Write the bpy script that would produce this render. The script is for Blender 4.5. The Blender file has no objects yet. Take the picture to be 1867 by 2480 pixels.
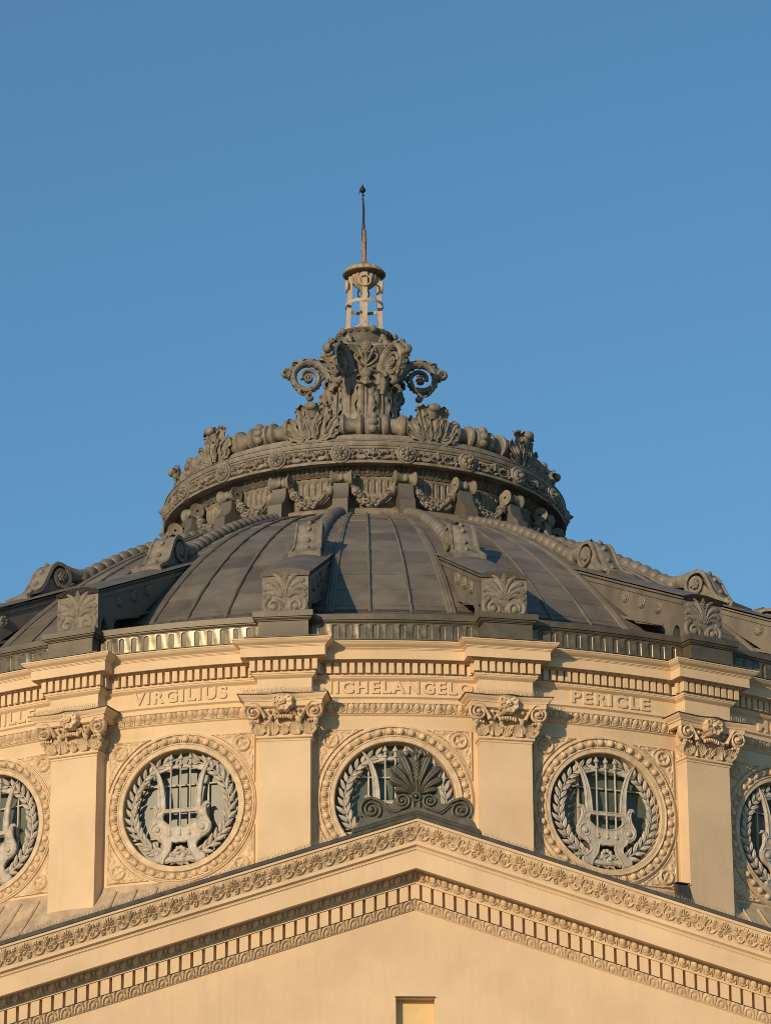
import bpy, bmesh, math, random
import numpy as np
from mathutils import Vector, Matrix

random.seed(7); rng = np.random.default_rng(7)
S = bpy.context.scene
COL = S.collection
R_ = math.radians
PI = math.pi

# ------------------------------------------------------------------ camera
CAM_D, CAM_AZ, CAM_PITCH, CAM_YAW, CAM_ROLL, CAM_F = 86.57228, -0.04305, 0.35662, 0.04878, -0.00464, 9327.068
cd = bpy.data.cameras.new('camera'); cam = bpy.data.objects.new('camera', cd); COL.objects.link(cam)
fw = Vector((math.sin(CAM_YAW)*math.cos(CAM_PITCH), math.cos(CAM_YAW)*math.cos(CAM_PITCH), math.sin(CAM_PITCH)))
rt = Vector((math.cos(CAM_YAW), -math.sin(CAM_YAW), 0)); up = rt.cross(fw)
c_, s_ = math.cos(CAM_ROLL), math.sin(CAM_ROLL)
r2 = rt*c_ + up*s_; u2 = up*c_ - rt*s_
mw = Matrix((r2, u2, -fw)).transposed().to_4x4()
mw.translation = Vector((CAM_D*math.sin(CAM_AZ), -CAM_D*math.cos(CAM_AZ), 1.6))
cam.matrix_world = mw
cd.sensor_fit = 'VERTICAL'; cd.sensor_height = 24.0; cd.lens = CAM_F/2480*24.0
cd.clip_end = 5000; cd.clip_start = 0.5
S.camera = cam

# ------------------------------------------------------------------ sky, sun, exposure
SUN_AZ, SUN_EL = R_(-34), R_(12)          # azimuth counted from the building's front axis
w = bpy.data.worlds.new('World'); S.world = w; w.use_nodes = True
nt = w.node_tree; bg = nt.nodes['Background']
sky = nt.nodes.new('ShaderNodeTexSky'); sky.sky_type = 'NISHITA'; sky.sun_disc = False
sky.sun_elevation = SUN_EL; sky.sun_rotation = R_(180)-SUN_AZ; sky.altitude = 100
sky.air_density = 1.0; sky.dust_density = 0.1; sky.ozone_density = 4.0
wb = nt.nodes.new('ShaderNodeMix'); wb.data_type = 'RGBA'; wb.blend_type = 'MULTIPLY'; wb.inputs['Factor'].default_value = 1
wb.inputs['B'].default_value = (.93, 1.075, .985, 1)
nt.links.new(sky.outputs[0], wb.inputs['A']); nt.links.new(wb.outputs['Result'], bg.inputs[0]); bg.inputs[1].default_value = 0.143
sl = bpy.data.lights.new('sun', 'SUN'); sl.energy = 3.8; sl.angle = R_(0.5); sl.color = (1.0, 0.76, 0.48)
so = bpy.data.objects.new('sun', sl); COL.objects.link(so)
sdir = Vector((math.sin(SUN_AZ)*math.cos(SUN_EL), -math.cos(SUN_AZ)*math.cos(SUN_EL), math.sin(SUN_EL)))
so.rotation_euler = sdir.to_track_quat('Z', 'Y').to_euler(); so.location = sdir*200
S.view_settings.view_transform = 'Standard'; S.view_settings.look = 'None'
S.view_settings.exposure = 0.0; S.view_settings.gamma = 1.0
S.cycles.max_bounces = 6; S.cycles.filter_width = 0.95

# ------------------------------------------------------------------ materials
def mat(name, col, rough=.7, metal=0., var=.12, scale=3., bump=.0, bscale=40., streak=0., streak_col=None, spec=.4,
        col2=None, tone=False, rvar=0.):
    m = bpy.data.materials.new(name); m.use_nodes = True
    n = m.node_tree.nodes; L = m.node_tree.links; b = n['Principled BSDF']
    tc = n.new('ShaderNodeTexCoord')
    no = n.new('ShaderNodeTexNoise'); no.inputs['Scale'].default_value = scale; no.inputs['Detail'].default_value = 7
    no.inputs['Roughness'].default_value = .62
    L.new(tc.outputs['Object'], no.inputs['Vector'])
    cr = n.new('ShaderNodeValToRGB')
    c2 = col2 or tuple(c*(1-var*2.2) for c in col)
    cr.color_ramp.elements[0].position = .32; cr.color_ramp.elements[1].position = .68
    cr.color_ramp.elements[0].color = (*c2, 1); cr.color_ramp.elements[1].color = (*[min(1, c*(1+var*.6)) for c in col], 1)
    L.new(no.outputs['Fac'], cr.inputs['Fac'])
    out = cr.outputs['Color']
    if streak:
        mp = n.new('ShaderNodeMapping'); mp.inputs['Scale'].default_value = (5., 5., .45)
        L.new(tc.outputs['Object'], mp.inputs['Vector'])
        n2 = n.new('ShaderNodeTexNoise'); n2.inputs['Scale'].default_value = 1.6; n2.inputs['Detail'].default_value = 6
        L.new(mp.outputs[0], n2.inputs['Vector'])
        r2_ = n.new('ShaderNodeMapRange'); r2_.inputs[1].default_value = .53; r2_.inputs[2].default_value = .72
        r2_.inputs[4].default_value = streak
        L.new(n2.outputs['Fac'], r2_.inputs[0])
        mx = n.new('ShaderNodeMix'); mx.data_type = 'RGBA'
        L.new(r2_.outputs[0], mx.inputs['Factor']); L.new(out, mx.inputs['A'])
        mx.inputs['B'].default_value = (*(streak_col or tuple(c*.45 for c in col)), 1)
        out = mx.outputs['Result']
    if tone:
        at = n.new('ShaderNodeAttribute'); at.attribute_name = 'tone'
        hs = n.new('ShaderNodeHueSaturation'); L.new(at.outputs['Fac'], hs.inputs['Value']); L.new(out, hs.inputs['Color'])
        out = hs.outputs[0]
    L.new(out, b.inputs['Base Color'])
    b.inputs['Roughness'].default_value = rough; b.inputs['Metallic'].default_value = metal
    b.inputs['Specular IOR Level'].default_value = spec
    if rvar:
        mr = n.new('ShaderNodeMapRange'); mr.inputs[3].default_value = rough-rvar; mr.inputs[4].default_value = rough+rvar
        L.new(no.outputs['Fac'], mr.inputs[0]); L.new(mr.outputs[0], b.inputs['Roughness'])
    if bump:
        nb = n.new('ShaderNodeTexNoise'); nb.inputs['Scale'].default_value = bscale; nb.inputs['Detail'].default_value = 5
        L.new(tc.outputs['Object'], nb.inputs['Vector'])
        bp = n.new('ShaderNodeBump'); bp.inputs['Strength'].default_value = bump; bp.inputs['Distance'].default_value = .02
        L.new(nb.outputs['Fac'], bp.inputs['Height']); L.new(bp.outputs[0], b.inputs['Normal'])
    return m

PLASTER = mat('cream_plaster', (.70, .518, .33), .9, 0, .06, .8, .22, 9, .28, (.56, .405, .255), .2)
ORN_PL = mat('cream_ornament_plaster', (.68, .505, .325), .9, 0, .13, 5., .3, 26, .3, (.46, .335, .21), .2)
SHEET = mat('roof_zinc_sheet', (.205, .176, .140), .58, .2, .16, 1.3, .12, 6, .35, (.17, .15, .125), .45, tone=True, rvar=.10)
LEAD = mat('parapet_zinc', (.135, .112, .078), .50, .25, .18, 2.4, .10, 7, .5, (.09, .08, .06), .5, rvar=.10)
SHINY = mat('polished_zinc', (.20, .16, .10), .32, .44, .25, 5., .25, 3, .8, (.10, .088, .062), .5, rvar=.14)
FLASH = mat('dark_flashing', (.085, .078, .066), .5, .4, .2, 5., .1, 10, .3, (.16, .14, .11), .4)
ZINC = mat('ornament_zinc', (.255, .222, .176), .72, .12, .20, 5., .3, 24, .55, (.13, .105, .078), .35)
ZDARK = mat('weathered_and_shade_zinc', (.15, .128, .10), .68, .15, .2, 4., .25, 20, .5, (.22, .185, .14), .35)
STAIN = mat('rust_stained_zinc', (.23, .19, .14), .75, .1, .2, 4., .2, 20, .9, (.36, .19, .07), .3)
IRON = mat('white_painted_iron', (.53, .465, .38), .62, 0, .14, 7., .2, 40, .6, (.22, .15, .10), .35)
GLASS = mat('dusty_window_glass', (.12, .14, .11), .42, 0, .2, 1.0, .06, 1.5, .45, (.16, .175, .14), .4)
BACK = mat('dark_interior', (.03, .035, .035), .9)
STEEL = mat('beige_painted_steel', (.48, .375, .27), .6, 0, .1, 6., .1, 30, .3, (.35, .23, .14), .4)
RUST = mat('rusty_steel', (.36, .19, .09), .85, .1, .3, 14., .3, 40, .4, (.50, .40, .30), .3)
DARK = mat('dark_iron', (.045, .04, .038), .5, .5, .2, 9.)
BRONZE = mat('dark_patinated_zinc', (.125, .115, .088), .5, .35, .16, 6., .15, 20, .35, (.19, .16, .11), .45)
NICHE = mat('ochre_panel', (.72, .52, .26), .85, 0, .05, 3., .1, 20, .15, (.5, .34, .16), .2)
CAPM = mat('pale_zinc', (.40, .33, .23), .7, .1, .15, 9., .2, 30, .4, (.22, .17, .11), .3)
PAVE = mat('square_paving', (.30, .27, .23), .9, 0, .15, .2, .1, 3)
TILE = mat('ledge_metal', (.56, .42, .275), .7, .05, .16, 3., .2, 18, .5, (.27, .19, .12), .3)

# ------------------------------------------------------------------ mesh helpers
class M:
    def __init__(s): s.V = []; s.F = []; s.n = 0; s.tone = {}
    def add(s, V, F):
        V = np.asarray(V, float).reshape(-1, 3); s.V.append(V)
        n = s.n; s.F.extend([tuple(i+n for i in f) for f in F]); s.n += len(V); return s
    def grid(s, P, cu=False, cv=False, keep=None):
        P = np.asarray(P, float); a, b = P.shape[:2]; F = []
        if keep is not None:           # open sheet with some cells left out
            for i in range(a-1):
                for j in range(b-1):
                    if keep[i, j] or keep[i+1, j] or keep[i, j+1] or keep[i+1, j+1]: F.append((i*b+j, (i+1)*b+j, (i+1)*b+j+1, i*b+j+1))
            return s.add(P.reshape(-1, 3), F)
        for i in range(a if cu else a-1):
            i2 = (i+1) % a
            for j in range(b if cv else b-1):
                j2 = (j+1) % b
                F.append((i*b+j, i2*b+j, i2*b+j2, i*b+j2))
        return s.add(P.reshape(-1, 3), F)
    def box(s, c, h, rot=None):
        V = np.array([[x, y, z] for x in (-1, 1) for y in (-1, 1) for z in (-1, 1)], float)*np.array(h)
        if rot is not None: V = V@np.array(rot).T
        return s.add(V+np.array(c), [(0, 1, 3, 2), (4, 6, 7, 5), (0, 4, 5, 1), (2, 3, 7, 6), (0, 2, 6, 4), (1, 5, 7, 3)])
    def tube(s, path, rad, seg=8, cap=True, flat=None, ref=None, closed=False):
        P = np.asarray(path, float); n = len(P); rad = np.broadcast_to(np.asarray(rad, float), (n,))
        if closed: T = np.roll(P, -1, 0)-np.roll(P, 1, 0)
        else: T = np.gradient(P, axis=0)
        T /= np.linalg.norm(T, axis=1)[:, None]+1e-12
        ref = np.array(ref if ref is not None else (0., 1., 0.)); rings = []
        for i in range(n):
            a = ref-T[i]*(ref@T[i])
            if np.linalg.norm(a) < 1e-4: a = np.array((1., .01, .02))-T[i]*(T[i][0])
            a /= np.linalg.norm(a); b = np.cross(T[i], a)
            fa = 1. if flat is None else flat
            an = np.linspace(0, 2*PI, seg, endpoint=False)
            rings.append(P[i]+rad[i]*(np.cos(an)[:, None]*a*fa+np.sin(an)[:, None]*b))
        s.grid(np.array(rings), cu=closed, cv=True)
        if cap and not closed:
            b0 = s.n-n*seg
            s.F.append(tuple(range(b0, b0+seg))[::-1]); s.F.append(tuple(range(b0+(n-1)*seg, b0+n*seg)))
        return s
    def ball(s, c, r, seg=10, ring=7, rot=None):
        r = np.broadcast_to(np.asarray(r, float), (3,))
        t = np.linspace(0, PI, ring+1)[:, None]; p = np.linspace(0, 2*PI, seg, endpoint=False)[None]
        P = np.stack([np.sin(t)*np.cos(p), np.sin(t)*np.sin(p), np.cos(t)+0*p], -1)*r
        if rot is not None: P = P@np.array(rot).T
        return s.grid(P+np.array(c), cv=True)
    def lathe(s, prof, seg=24, o=(0, 0, 0), X=(1, 0, 0), Y=(0, 1, 0), Z=(0, 0, 1), a0=0, a1=2*PI, mod=None):
        prof = np.asarray(prof, float); full = abs(a1-a0-2*PI) < 1e-6
        an = np.linspace(a0, a1, seg, endpoint=not full)
        X, Y, Z = map(np.array, (X, Y, Z))
        rr = prof[:, 0][:, None]*np.ones(len(an))[None]
        if mod is not None: rr = mod(prof[:, 0][:, None], prof[:, 1][:, None], an[None])
        P = np.array(o)+rr[..., None]*(np.cos(an)[None, :, None]*X+np.sin(an)[None, :, None]*Y)+prof[:, 1][:, None, None]*Z
        return s.grid(P, cv=full)
    def join(s, o, fn=None):
        V = np.concatenate(o.V); V = fn(V) if fn else V
        return s.add(V, o.F)
    def verts(s): return np.concatenate(s.V)
    def build(s, name, m, parent=None, smooth=35, rz=0., fn=None, tone=None):
        V = s.verts(); V = fn(V) if fn else V
        me = bpy.data.meshes.new(name); me.from_pydata(V.tolist(), [], s.F)
        bm = bmesh.new(); bm.from_mesh(me); bmesh.ops.recalc_face_normals(bm, faces=bm.faces); bm.to_mesh(me); bm.free()
        if tone is not None:
            at = me.attributes.new('tone', 'FLOAT', 'FACE'); at.data.foreach_set('value', np.asarray(tone, float))
        me.materials.append(m)
        if smooth:
            me.polygons.foreach_set('use_smooth', [True]*len(me.polygons)); me.set_sharp_from_angle(angle=R_(smooth))
        return link(bpy.data.objects.new(name, me), parent, rz)

def link(o, parent=None, rz=0.):
    COL.objects.link(o); o.rotation_euler[2] = rz
    if parent is not None: o.parent = parent
    return o
def thing(name, label, cat, loc=(0, 0, 0), group=None):
    o = bpy.data.objects.new(name, None); COL.objects.link(o); o.location = loc; o.empty_display_size = .3
    o['label'] = label; o['category'] = cat
    if group: o['group'] = group
    return o
def tag(o, label, cat, group=None):
    o['label'] = label; o['category'] = cat
    if group: o['group'] = group
    return o
def dup(o, rz, parent=None):
    c = o.copy(); COL.objects.link(c); c.parent = parent if parent is not None else o.parent
    c.matrix_parent_inverse = o.matrix_parent_inverse.copy(); c.rotation_euler[2] = rz
    for ch in list(o.children):
        k = ch.copy(); COL.objects.link(k); k.parent = c
    return c
def flat(R):                       # (u, w, v) -> world, bay facing -y
    return lambda P: np.stack([P[..., 0], -(R+P[..., 1]), P[..., 2]], -1)
def wrap(R):
    def f(P):
        a = P[..., 0]/R; r = R+P[..., 1]
        return np.stack([r*np.sin(a), -r*np.cos(a), P[..., 2]], -1)
    return f
def rotz(P, a):
    c, s = math.cos(a), math.sin(a)
    return np.stack([P[..., 0]*c-P[..., 1]*s, P[..., 0]*s+P[..., 1]*c, P[..., 2]], -1)
def ring_rep(m, angles):
    o = M(); V = m.verts()
    for a in angles: o.add(rotz(V, a), m.F)
    return o
def smoothpath(pts, n=24):
    P = np.asarray(pts, float); k = len(P)
    if k == 2: return P[0]+(P[1]-P[0])*np.linspace(0, 1, n)[:, None]
    Q = np.concatenate([[2*P[0]-P[1]], P, [2*P[-1]-P[-2]]]); t = np.linspace(0, k-1-1e-9, n); i = t.astype(int); f = (t-i)[:, None]
    a, b, c, d = Q[i], Q[i+1], Q[i+2], Q[i+3]
    return .5*(2*b+(c-a)*f+(2*a-5*b+4*c-d)*f**2+(3*b-a-3*c+d)*f**3)
def spiral(cx, cy, r0, r1, a0, turns, n=28):
    t = np.linspace(0, 1, n); a = a0+turns*2*PI*t; r = r0+(r1-r0)*t
    return np.stack([cx+r*np.cos(a), cy+r*np.sin(a)], -1)
def uvw(p2, wv=0.):                # 2D (u,v) path -> (u,w,v)
    p2 = np.asarray(p2, float); return np.stack([p2[:, 0], np.broadcast_to(wv, (len(p2),)), p2[:, 1]], -1)
def stroke(H, U, V, pts, wd, h, sub=False):
    """raise (or sink) a rounded ridge of half-width wd along a 2D path on a height field"""
    pts = np.asarray(pts, float); n = len(pts); wd = np.broadcast_to(np.asarray(wd, float), (n,)); B = np.zeros_like(H)
    for i in range(n-1):
        a, b = pts[i], pts[i+1]; d = b-a; L2 = d@d+1e-12
        t = np.clip(((U-a[0])*d[0]+(V-a[1])*d[1])/L2, 0, 1)
        q = np.hypot(U-a[0]-t*d[0], V-a[1]-t*d[1])/(wd[i]+(wd[i+1]-wd[i])*t+1e-9)
        B = np.maximum(B, np.sqrt(np.clip(1-q*q, 0, None)))
    return np.minimum(H, -h*B) if sub else np.maximum(H, h*B)
def curve_mesh(polys, ext, bev=0., res=1):
    cu = bpy.data.curves.new('outline', 'CURVE'); cu.dimensions = '2D'; cu.fill_mode = 'BOTH'
    cu.extrude = ext; cu.bevel_depth = bev; cu.bevel_resolution = res
    for p in polys:
        sp = cu.splines.new('POLY'); sp.points.add(len(p)-1); sp.use_cyclic_u = True
        for q, (x, y) in zip(sp.points, p): q.co = (x, y, 0, 1)
    return from_curve(cu)
def from_curve(cu):
    o = bpy.data.objects.new('outline', cu); COL.objects.link(o)
    dg = bpy.context.evaluated_depsgraph_get(); me = bpy.data.meshes.new_from_object(o.evaluated_get(dg))
    n = len(me.vertices); co = np.empty(n*3); me.vertices.foreach_get('co', co); co = co.reshape(-1, 3)
    F = [tuple(p.vertices) for p in me.polygons]
    bpy.data.objects.remove(o); bpy.data.curves.remove(cu); bpy.data.meshes.remove(me)
    return co, F
def text_mesh(txt, height, width, ext=.03):
    cu = bpy.data.curves.new('lettering', 'FONT'); cu.body = txt; cu.size = 1; cu.extrude = .055; cu.offset = .024
    cu.space_character = 1.25; cu.resolution_u = 3; cu.bevel_depth = .008
    co, F = from_curve(cu)
    mn, mx = co.min(0), co.max(0)
    co = (co-(mn+mx)/2)/(mx-mn)*np.array((width, height, ext))
    return co, F
def leaf(L, wd, th, n=7, bend=0.):
    """pointed leaf along +v from the origin, ridge towards +w"""
    t = np.linspace(0, 1, n); hw = wd*np.sin(PI*t**.8)**.9+1e-4; P = []
    for i in range(n):
        z = bend*t[i]**2
        P.append([(-hw[i], z, L*t[i]), (-hw[i]*.45, z+th*math.sin(PI*t[i])*.8, L*t[i]), (0, z+th*math.sin(PI*t[i])*.62, L*t[i]),
                  (hw[i]*.45, z+th*math.sin(PI*t[i])*.8, L*t[i]), (hw[i], z, L*t[i])])
    return np.array(P)
def place_leaf(m, P, ang, at, tilt=0.):
    """rotate a leaf in the u-v plane (ang from +v, clockwise) and move it to at=(u,w,v)"""
    c, s = math.cos(ang), math.sin(ang)
    Q = np.stack([P[..., 0]*c+P[..., 2]*s, P[..., 1]+P[..., 2]*tilt, -P[..., 0]*s+P[..., 2]*c], -1)+np.array(at)
    m.grid(Q)
def frond(path, wd, flutes=3, lobes=5, dep=.022, nt=30, ns=21, side=(1, 0, 0), curl=.5):
    """acanthus blade: path is (u,w,v); blade spreads along `side`, edges lobed, face fluted"""
    P = smoothpath(path, nt); t = np.linspace(0, 1, nt); s = np.linspace(-1, 1, ns)
    T = np.gradient(P, axis=0); T /= np.linalg.norm(T, axis=1)[:, None]
    sd = np.array(side, float); N = np.cross(T, sd); N /= np.linalg.norm(N, axis=1)[:, None]+1e-9
    SD = np.cross(N, T)
    hw = wd*(.55+.6*np.sin(PI*np.clip(t*.93+.06, 0, 1))**.8)*np.where(t > .8, 1-((t-.8)/.2)**2*.8, 1)
    lob = 1-.34*np.abs(np.cos(lobes*PI*t))**1.3
    out = []
    for j in s:
        f = hw*np.where(abs(j) > .6, 1-(1-lob)*(abs(j)-.6)/.4, 1)*j
        d = dep*(.55*np.cos(flutes*PI*j)+1.3*math.exp(-(j/.13)**2))*np.sin(PI*np.clip(t, .04, .98))-curl*wd*.45*abs(j)**3*np.cos(2*lobes*PI*t)*.5-curl*wd*.3*j*j
        out.append(P+SD*f[:, None]-N*d[:, None])
    return np.array(out).transpose(1, 0, 2)
BAYS = [R_(18*k) for k in range(20)]
def near(lim): return [k for k in range(-10, 10) if abs(k*18) <= lim]
def nearp(lim): return [k for k in range(-10, 10) if abs(k*18+9) <= lim]

# ------------------------------------------------------------------ ground
g = M(); g.grid(np.array([[(x, y, 0) for y in np.linspace(-2500, 2500, 21)] for x in np.linspace(-2500, 2500, 21)]))
go = g.build('ground', PAVE); go['kind'] = 'structure'

# =================================================================== ROTUNDA
ROT = thing('rotunda', 'round cream drum with pilasters and lyre windows under a low grey ribbed dome', 'building')
RW, ZO, RO = 13.67, 22.72, 1.196            # bay wall radius, window centre height, opening radius
RP, HP = 14.0, .5156                        # pilaster front radius, half width
RB, RK, HK = 13.72, 14.02, .515             # entablature base radii (bay, break-forward), half width

# --- wall with round openings
def wall_bay():
    m = M(); hu, v0, v1 = 2.1474, 18.6-ZO, 24.52-ZO
    an = sorted(set(list(np.linspace(-PI, PI, 97)[:-1])+[math.atan2(y, x) for x in (-hu, hu) for y in (v0, v1)]))
    rings = []
    for t in (0, .02, .06, .12, .25, .45, .7, 1.):
        row = []
        for a in an:
            c, s = math.cos(a), math.sin(a)
            k = min(hu/abs(c) if abs(c) > 1e-9 else 9e9, (v1 if s > 0 else -v0)/abs(s) if abs(s) > 1e-9 else 9e9)
            r = 1.215+(k-1.215)*t; row.append((r*c, 0, ZO+r*s))
        rings.append(row)
    rev = [[(1.215*math.cos(a), -.34, ZO+1.215*math.sin(a)) for a in an]]
    m.grid(np.array(rev+rings), cv=True)
    o = M(); o.join(m, wrap(RW)); return o
ring_rep(wall_bay(), BAYS).build('drum_wall', PLASTER, ROT)
m = M(); m.lathe([(14.3, 0), (14.3, 18.4), (13.68, 18.62)], 120); m.build('base_wall', PLASTER, ROT)

# --- sloping ledge below the windows, with raised seams
m = M(); m.lathe([(13.60, 21.235), (13.66, 21.235), (13.70, 21.19), (13.72, 21.12), (14.12, 20.62), (15.3, 19.3), (15.34, 19.26), (15.34, 19.05), (14.2, 19.0)], 200)
for k in range(200):
    a = 2*PI*k/200
    if abs(((math.degrees(a)+9) % 18)-0) < 2.4 or abs(((math.degrees(a)+9) % 18)-18) < 2.4: continue
    p = np.array([(0, -13.75, 21.10), (0, -14.12, 20.64), (0, -15.28, 19.34)])
    m.tube(rotz(p, a), .03, 5)
m.build('sloping_ledge', TILE, ROT)

# --- windows
def window_moulding():
    pr = [(1.196, -.30), (1.196, .030), (1.21, .047), (1.285, .047), (1.295, .064), (1.315, .064), (1.322, .03), (1.35, .0), (1.405, -.01),
          (1.455, .0), (1.48, .03), (1.487, .066), (1.51, .066), (1.522, .045), (1.545, .036), (1.552, -.02)]
    m = M(); m.lathe(pr, 96, (0, 0, ZO), (1, 0, 0), (0, 0, 1), (0, 1, 0))
    n = 40
    for i in range(n):
        a = 2*PI*(i+.5)/n; u, v = 1.403*math.cos(a), 1.403*math.sin(a)
        er, et = np.array((math.cos(a), 0, math.sin(a))), np.array((-math.sin(a), 0, math.cos(a))); c = np.array((u, .038, ZO+v))
        m.ball(c, .068, 12, 7)
        b = np.linspace(-2.35, 2.35, 9)
        m.tube([c+(-np.cos(x)*er*.078-np.sin(x)*et*.078)*-1+np.array((0, -.012, 0)) for x in b], .016, 5, ref=(0, 1, 0))
        a2 = a+PI/n; er, et = np.array((math.cos(a2), 0, math.sin(a2))), np.array((-math.sin(a2), 0, math.cos(a2)))
        c = np.array((1.403*math.cos(a2), .03, ZO+1.403*math.sin(a2)))
        m.tube([c-er*.066, c, c+er*.062], [.006, .013, .020], 5)
        for sg in (-1, 1): m.tube([c-er*.02, c+er*.03+sg*et*.022, c+er*.062+sg*et*.034], [.006, .012, .008], 5)
    return m
wm = window_moulding()
W0 = wm.build('window', ORN_PL, ROT, fn=wrap(RW))
m = M(); m.lathe([(0, -.27), (.6, -.268), (1.23, -.27)], 64, (0, 0, ZO), (1, 0, 0), (0, 0, 1), (0, 1, 0))
m.build('glass', GLASS, W0, fn=flat(RW))
m = M(); IW = -.215
for v in (.52, -.55): m.box((0, IW, ZO+v), (1.12, .02, .014))
for u in (-.52, .52): m.box((u, IW, ZO), (.017, .024, 1.1))
m.build('glazing_bar', IRON, W0, fn=flat(RW))
# wreath of laurel
m = M(); WW = -.055
for sg in (-1, 1):
    an = np.linspace(R_(-112), R_(74), 40)
    pth = np.array([(sg*1.0*math.cos(a), WW-.02, ZO+1.0*math.sin(a)) for a in an])
    m.tube(pth, np.linspace(.026, .012, 40), 6)
    n = 19
    for i in range(n):
        a = R_(-100+168*i/(n-1)); L = .27-.05*i/(n-1)
        tang = np.array((-math.sin(a), math.cos(a)))
        base = np.array((math.cos(a), math.sin(a)))
        for side in (-1, 1):
            d = R_(32+random.uniform(-6, 6))*side
            dv = (tang[0]*math.cos(d)-tang[1]*math.sin(d), tang[0]*math.sin(d)+tang[1]*math.cos(d))
            an_ = math.atan2(sg*dv[0], dv[1])
            off = .012*side
            bp = base*(1-off)
            place_leaf(m, leaf(L*random.uniform(.92, 1.08), .046, .05), an_, (sg*bp[0], WW+random.uniform(-.01, .012), ZO+bp[1]), tilt=random.uniform(-.1, .16))
m.build('laurel_wreath', IRON, W0, fn=flat(RW))
# lyre
def mirror(p): return [(-x, y) for x, y in p[::-1]]
half = [(0, -.685), (-.09, -.70), (-.165, -.675), (-.18, -.75), (-.205, -.87), (-.27, -.97), (-.325, -1.04), (-.335, -1.12), (-.53, -1.06), (-.52, -.975), (-.42, -.92),
        (-.345, -.84), (-.335, -.76), (-.37, -.685), (-.44, -.625), (-.52, -.585), (-.595, -.53), (-.635, -.45), (-.63, -.34), (-.585, -.26), (-.545, -.18), (-.525, -.06),
        (-.54, .03), (-.585, .055), (-.60, .05), (-.575, .09), (-.525, .09), (-.485, .05), (-.455, -.02), (-.42, -.02), (-.425, .1), (-.43, .27), (-.45, .49), (-.50, .70), (-.565, .86), (-.625, .965),
        (-.55, .91), (-.47, .78), (-.40, .60), (-.355, .43), (-.325, .2), (-.315, .02), (-.32, -.02), (0, -.02)]
outer = half[:-1]+mirror(half)[:-1]
hole = [(-.33, -.085), (.33, -.085), (.365, -.15), (.35, -.24), (.26, -.32), (.13, -.37), (0, -.385), (-.13, -.37), (-.26, -.32), (-.35, -.24), (-.365, -.15)]
m = M(); co, F = curve_mesh([outer, hole], .022, .014)
m.add(np.stack([co[:, 0], co[:, 2]-.03, co[:, 1]+ZO], -1), F)
m.tube([(x*.985, .006, ZO+y*.985-.004) for x, y in outer], .0135, 6, closed=True); m.tube([(x*1.04, .006, ZO-.22+(y+.22)*1.04) for x, y in hole], .015, 6, closed=True)
arc = [(x, .755+.115*(1-(x/.52)**2)) for x in np.linspace(-.52, .52, 21)]
m.tube([(x, -.045, ZO+y) for x, y in arc], .042, 8, flat=.7)
for u in (-.2, 0, .2):
    m.tube([(u, .0, ZO+1.0), (u, .0, ZO-.52)], .0185, 7)
    m.lathe([(.02, .86), (.04, .875), (.045, .9), (.025, .93), (.022, .98), (.05, 1.0), (.055, 1.03), (.03, 1.06), (.015, 1.10), (.001, 1.115)], 8, (u, 0, ZO))
    m.ball((u, .012, ZO-.535), (.038, .03, .042), 8, 6); m.ball((u, .012, ZO-.47), (.026, .02, .03), 8, 5)
for sg in (-1, 1):
    sp = spiral(sg*.465, -.43, .145, .045, PI/2, -sg*1.3, 24)
    m.tube(uvw(sp, .005)+np.array((0, 0, ZO)), np.linspace(.022, .016, 24), 6); m.ball((sg*.465, .015, ZO-.43), (.06, .045, .06), 10, 6)
    for q in ([(-.44, -.23), (-.50, -.16), (-.47, -.06), (-.40, -.03)], [(-.36, .03), (-.44, -.05), (-.5, .04)], [(-.43, -.3), (-.39, -.22), (-.44, -.17)]):
        m.tube(uvw(smoothpath([(sg*-x, y) for x, y in q], 9), .0)+np.array((0, 0, ZO)), np.linspace(.012, .028, 9), 6)
    m.tube([(sg*.45, 0, ZO-.56), (sg*.40, .01, ZO-.66), (sg*.36, 0, ZO-.70)], [.03, .03, .015], 6)
for i in range(9):
    a = 2*PI*i/9; m.ball((.1*math.cos(a), -.04, ZO-.90+.1*math.sin(a)), (.046, .035, .046), 7, 5)
m.tube([(-.32, -.05, ZO-1.03), (-.15, -.04, ZO-1.06), (.15, -.04, ZO-1.06), (.32, -.05, ZO-1.03)], [.03, .05, .05, .03], 8)
m.tube([(-.3, -.05, ZO-.98), (.3, -.05, ZO-1.10)], .018, 6); m.tube([(-.3, -.05, ZO-1.10), (.3, -.05, ZO-.98)], .018, 6)
m.build('lyre', IRON, W0, fn=flat(RW))
WK = near(75)
for k in WK:
    if k: dup(W0, R_(18*k))

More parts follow.
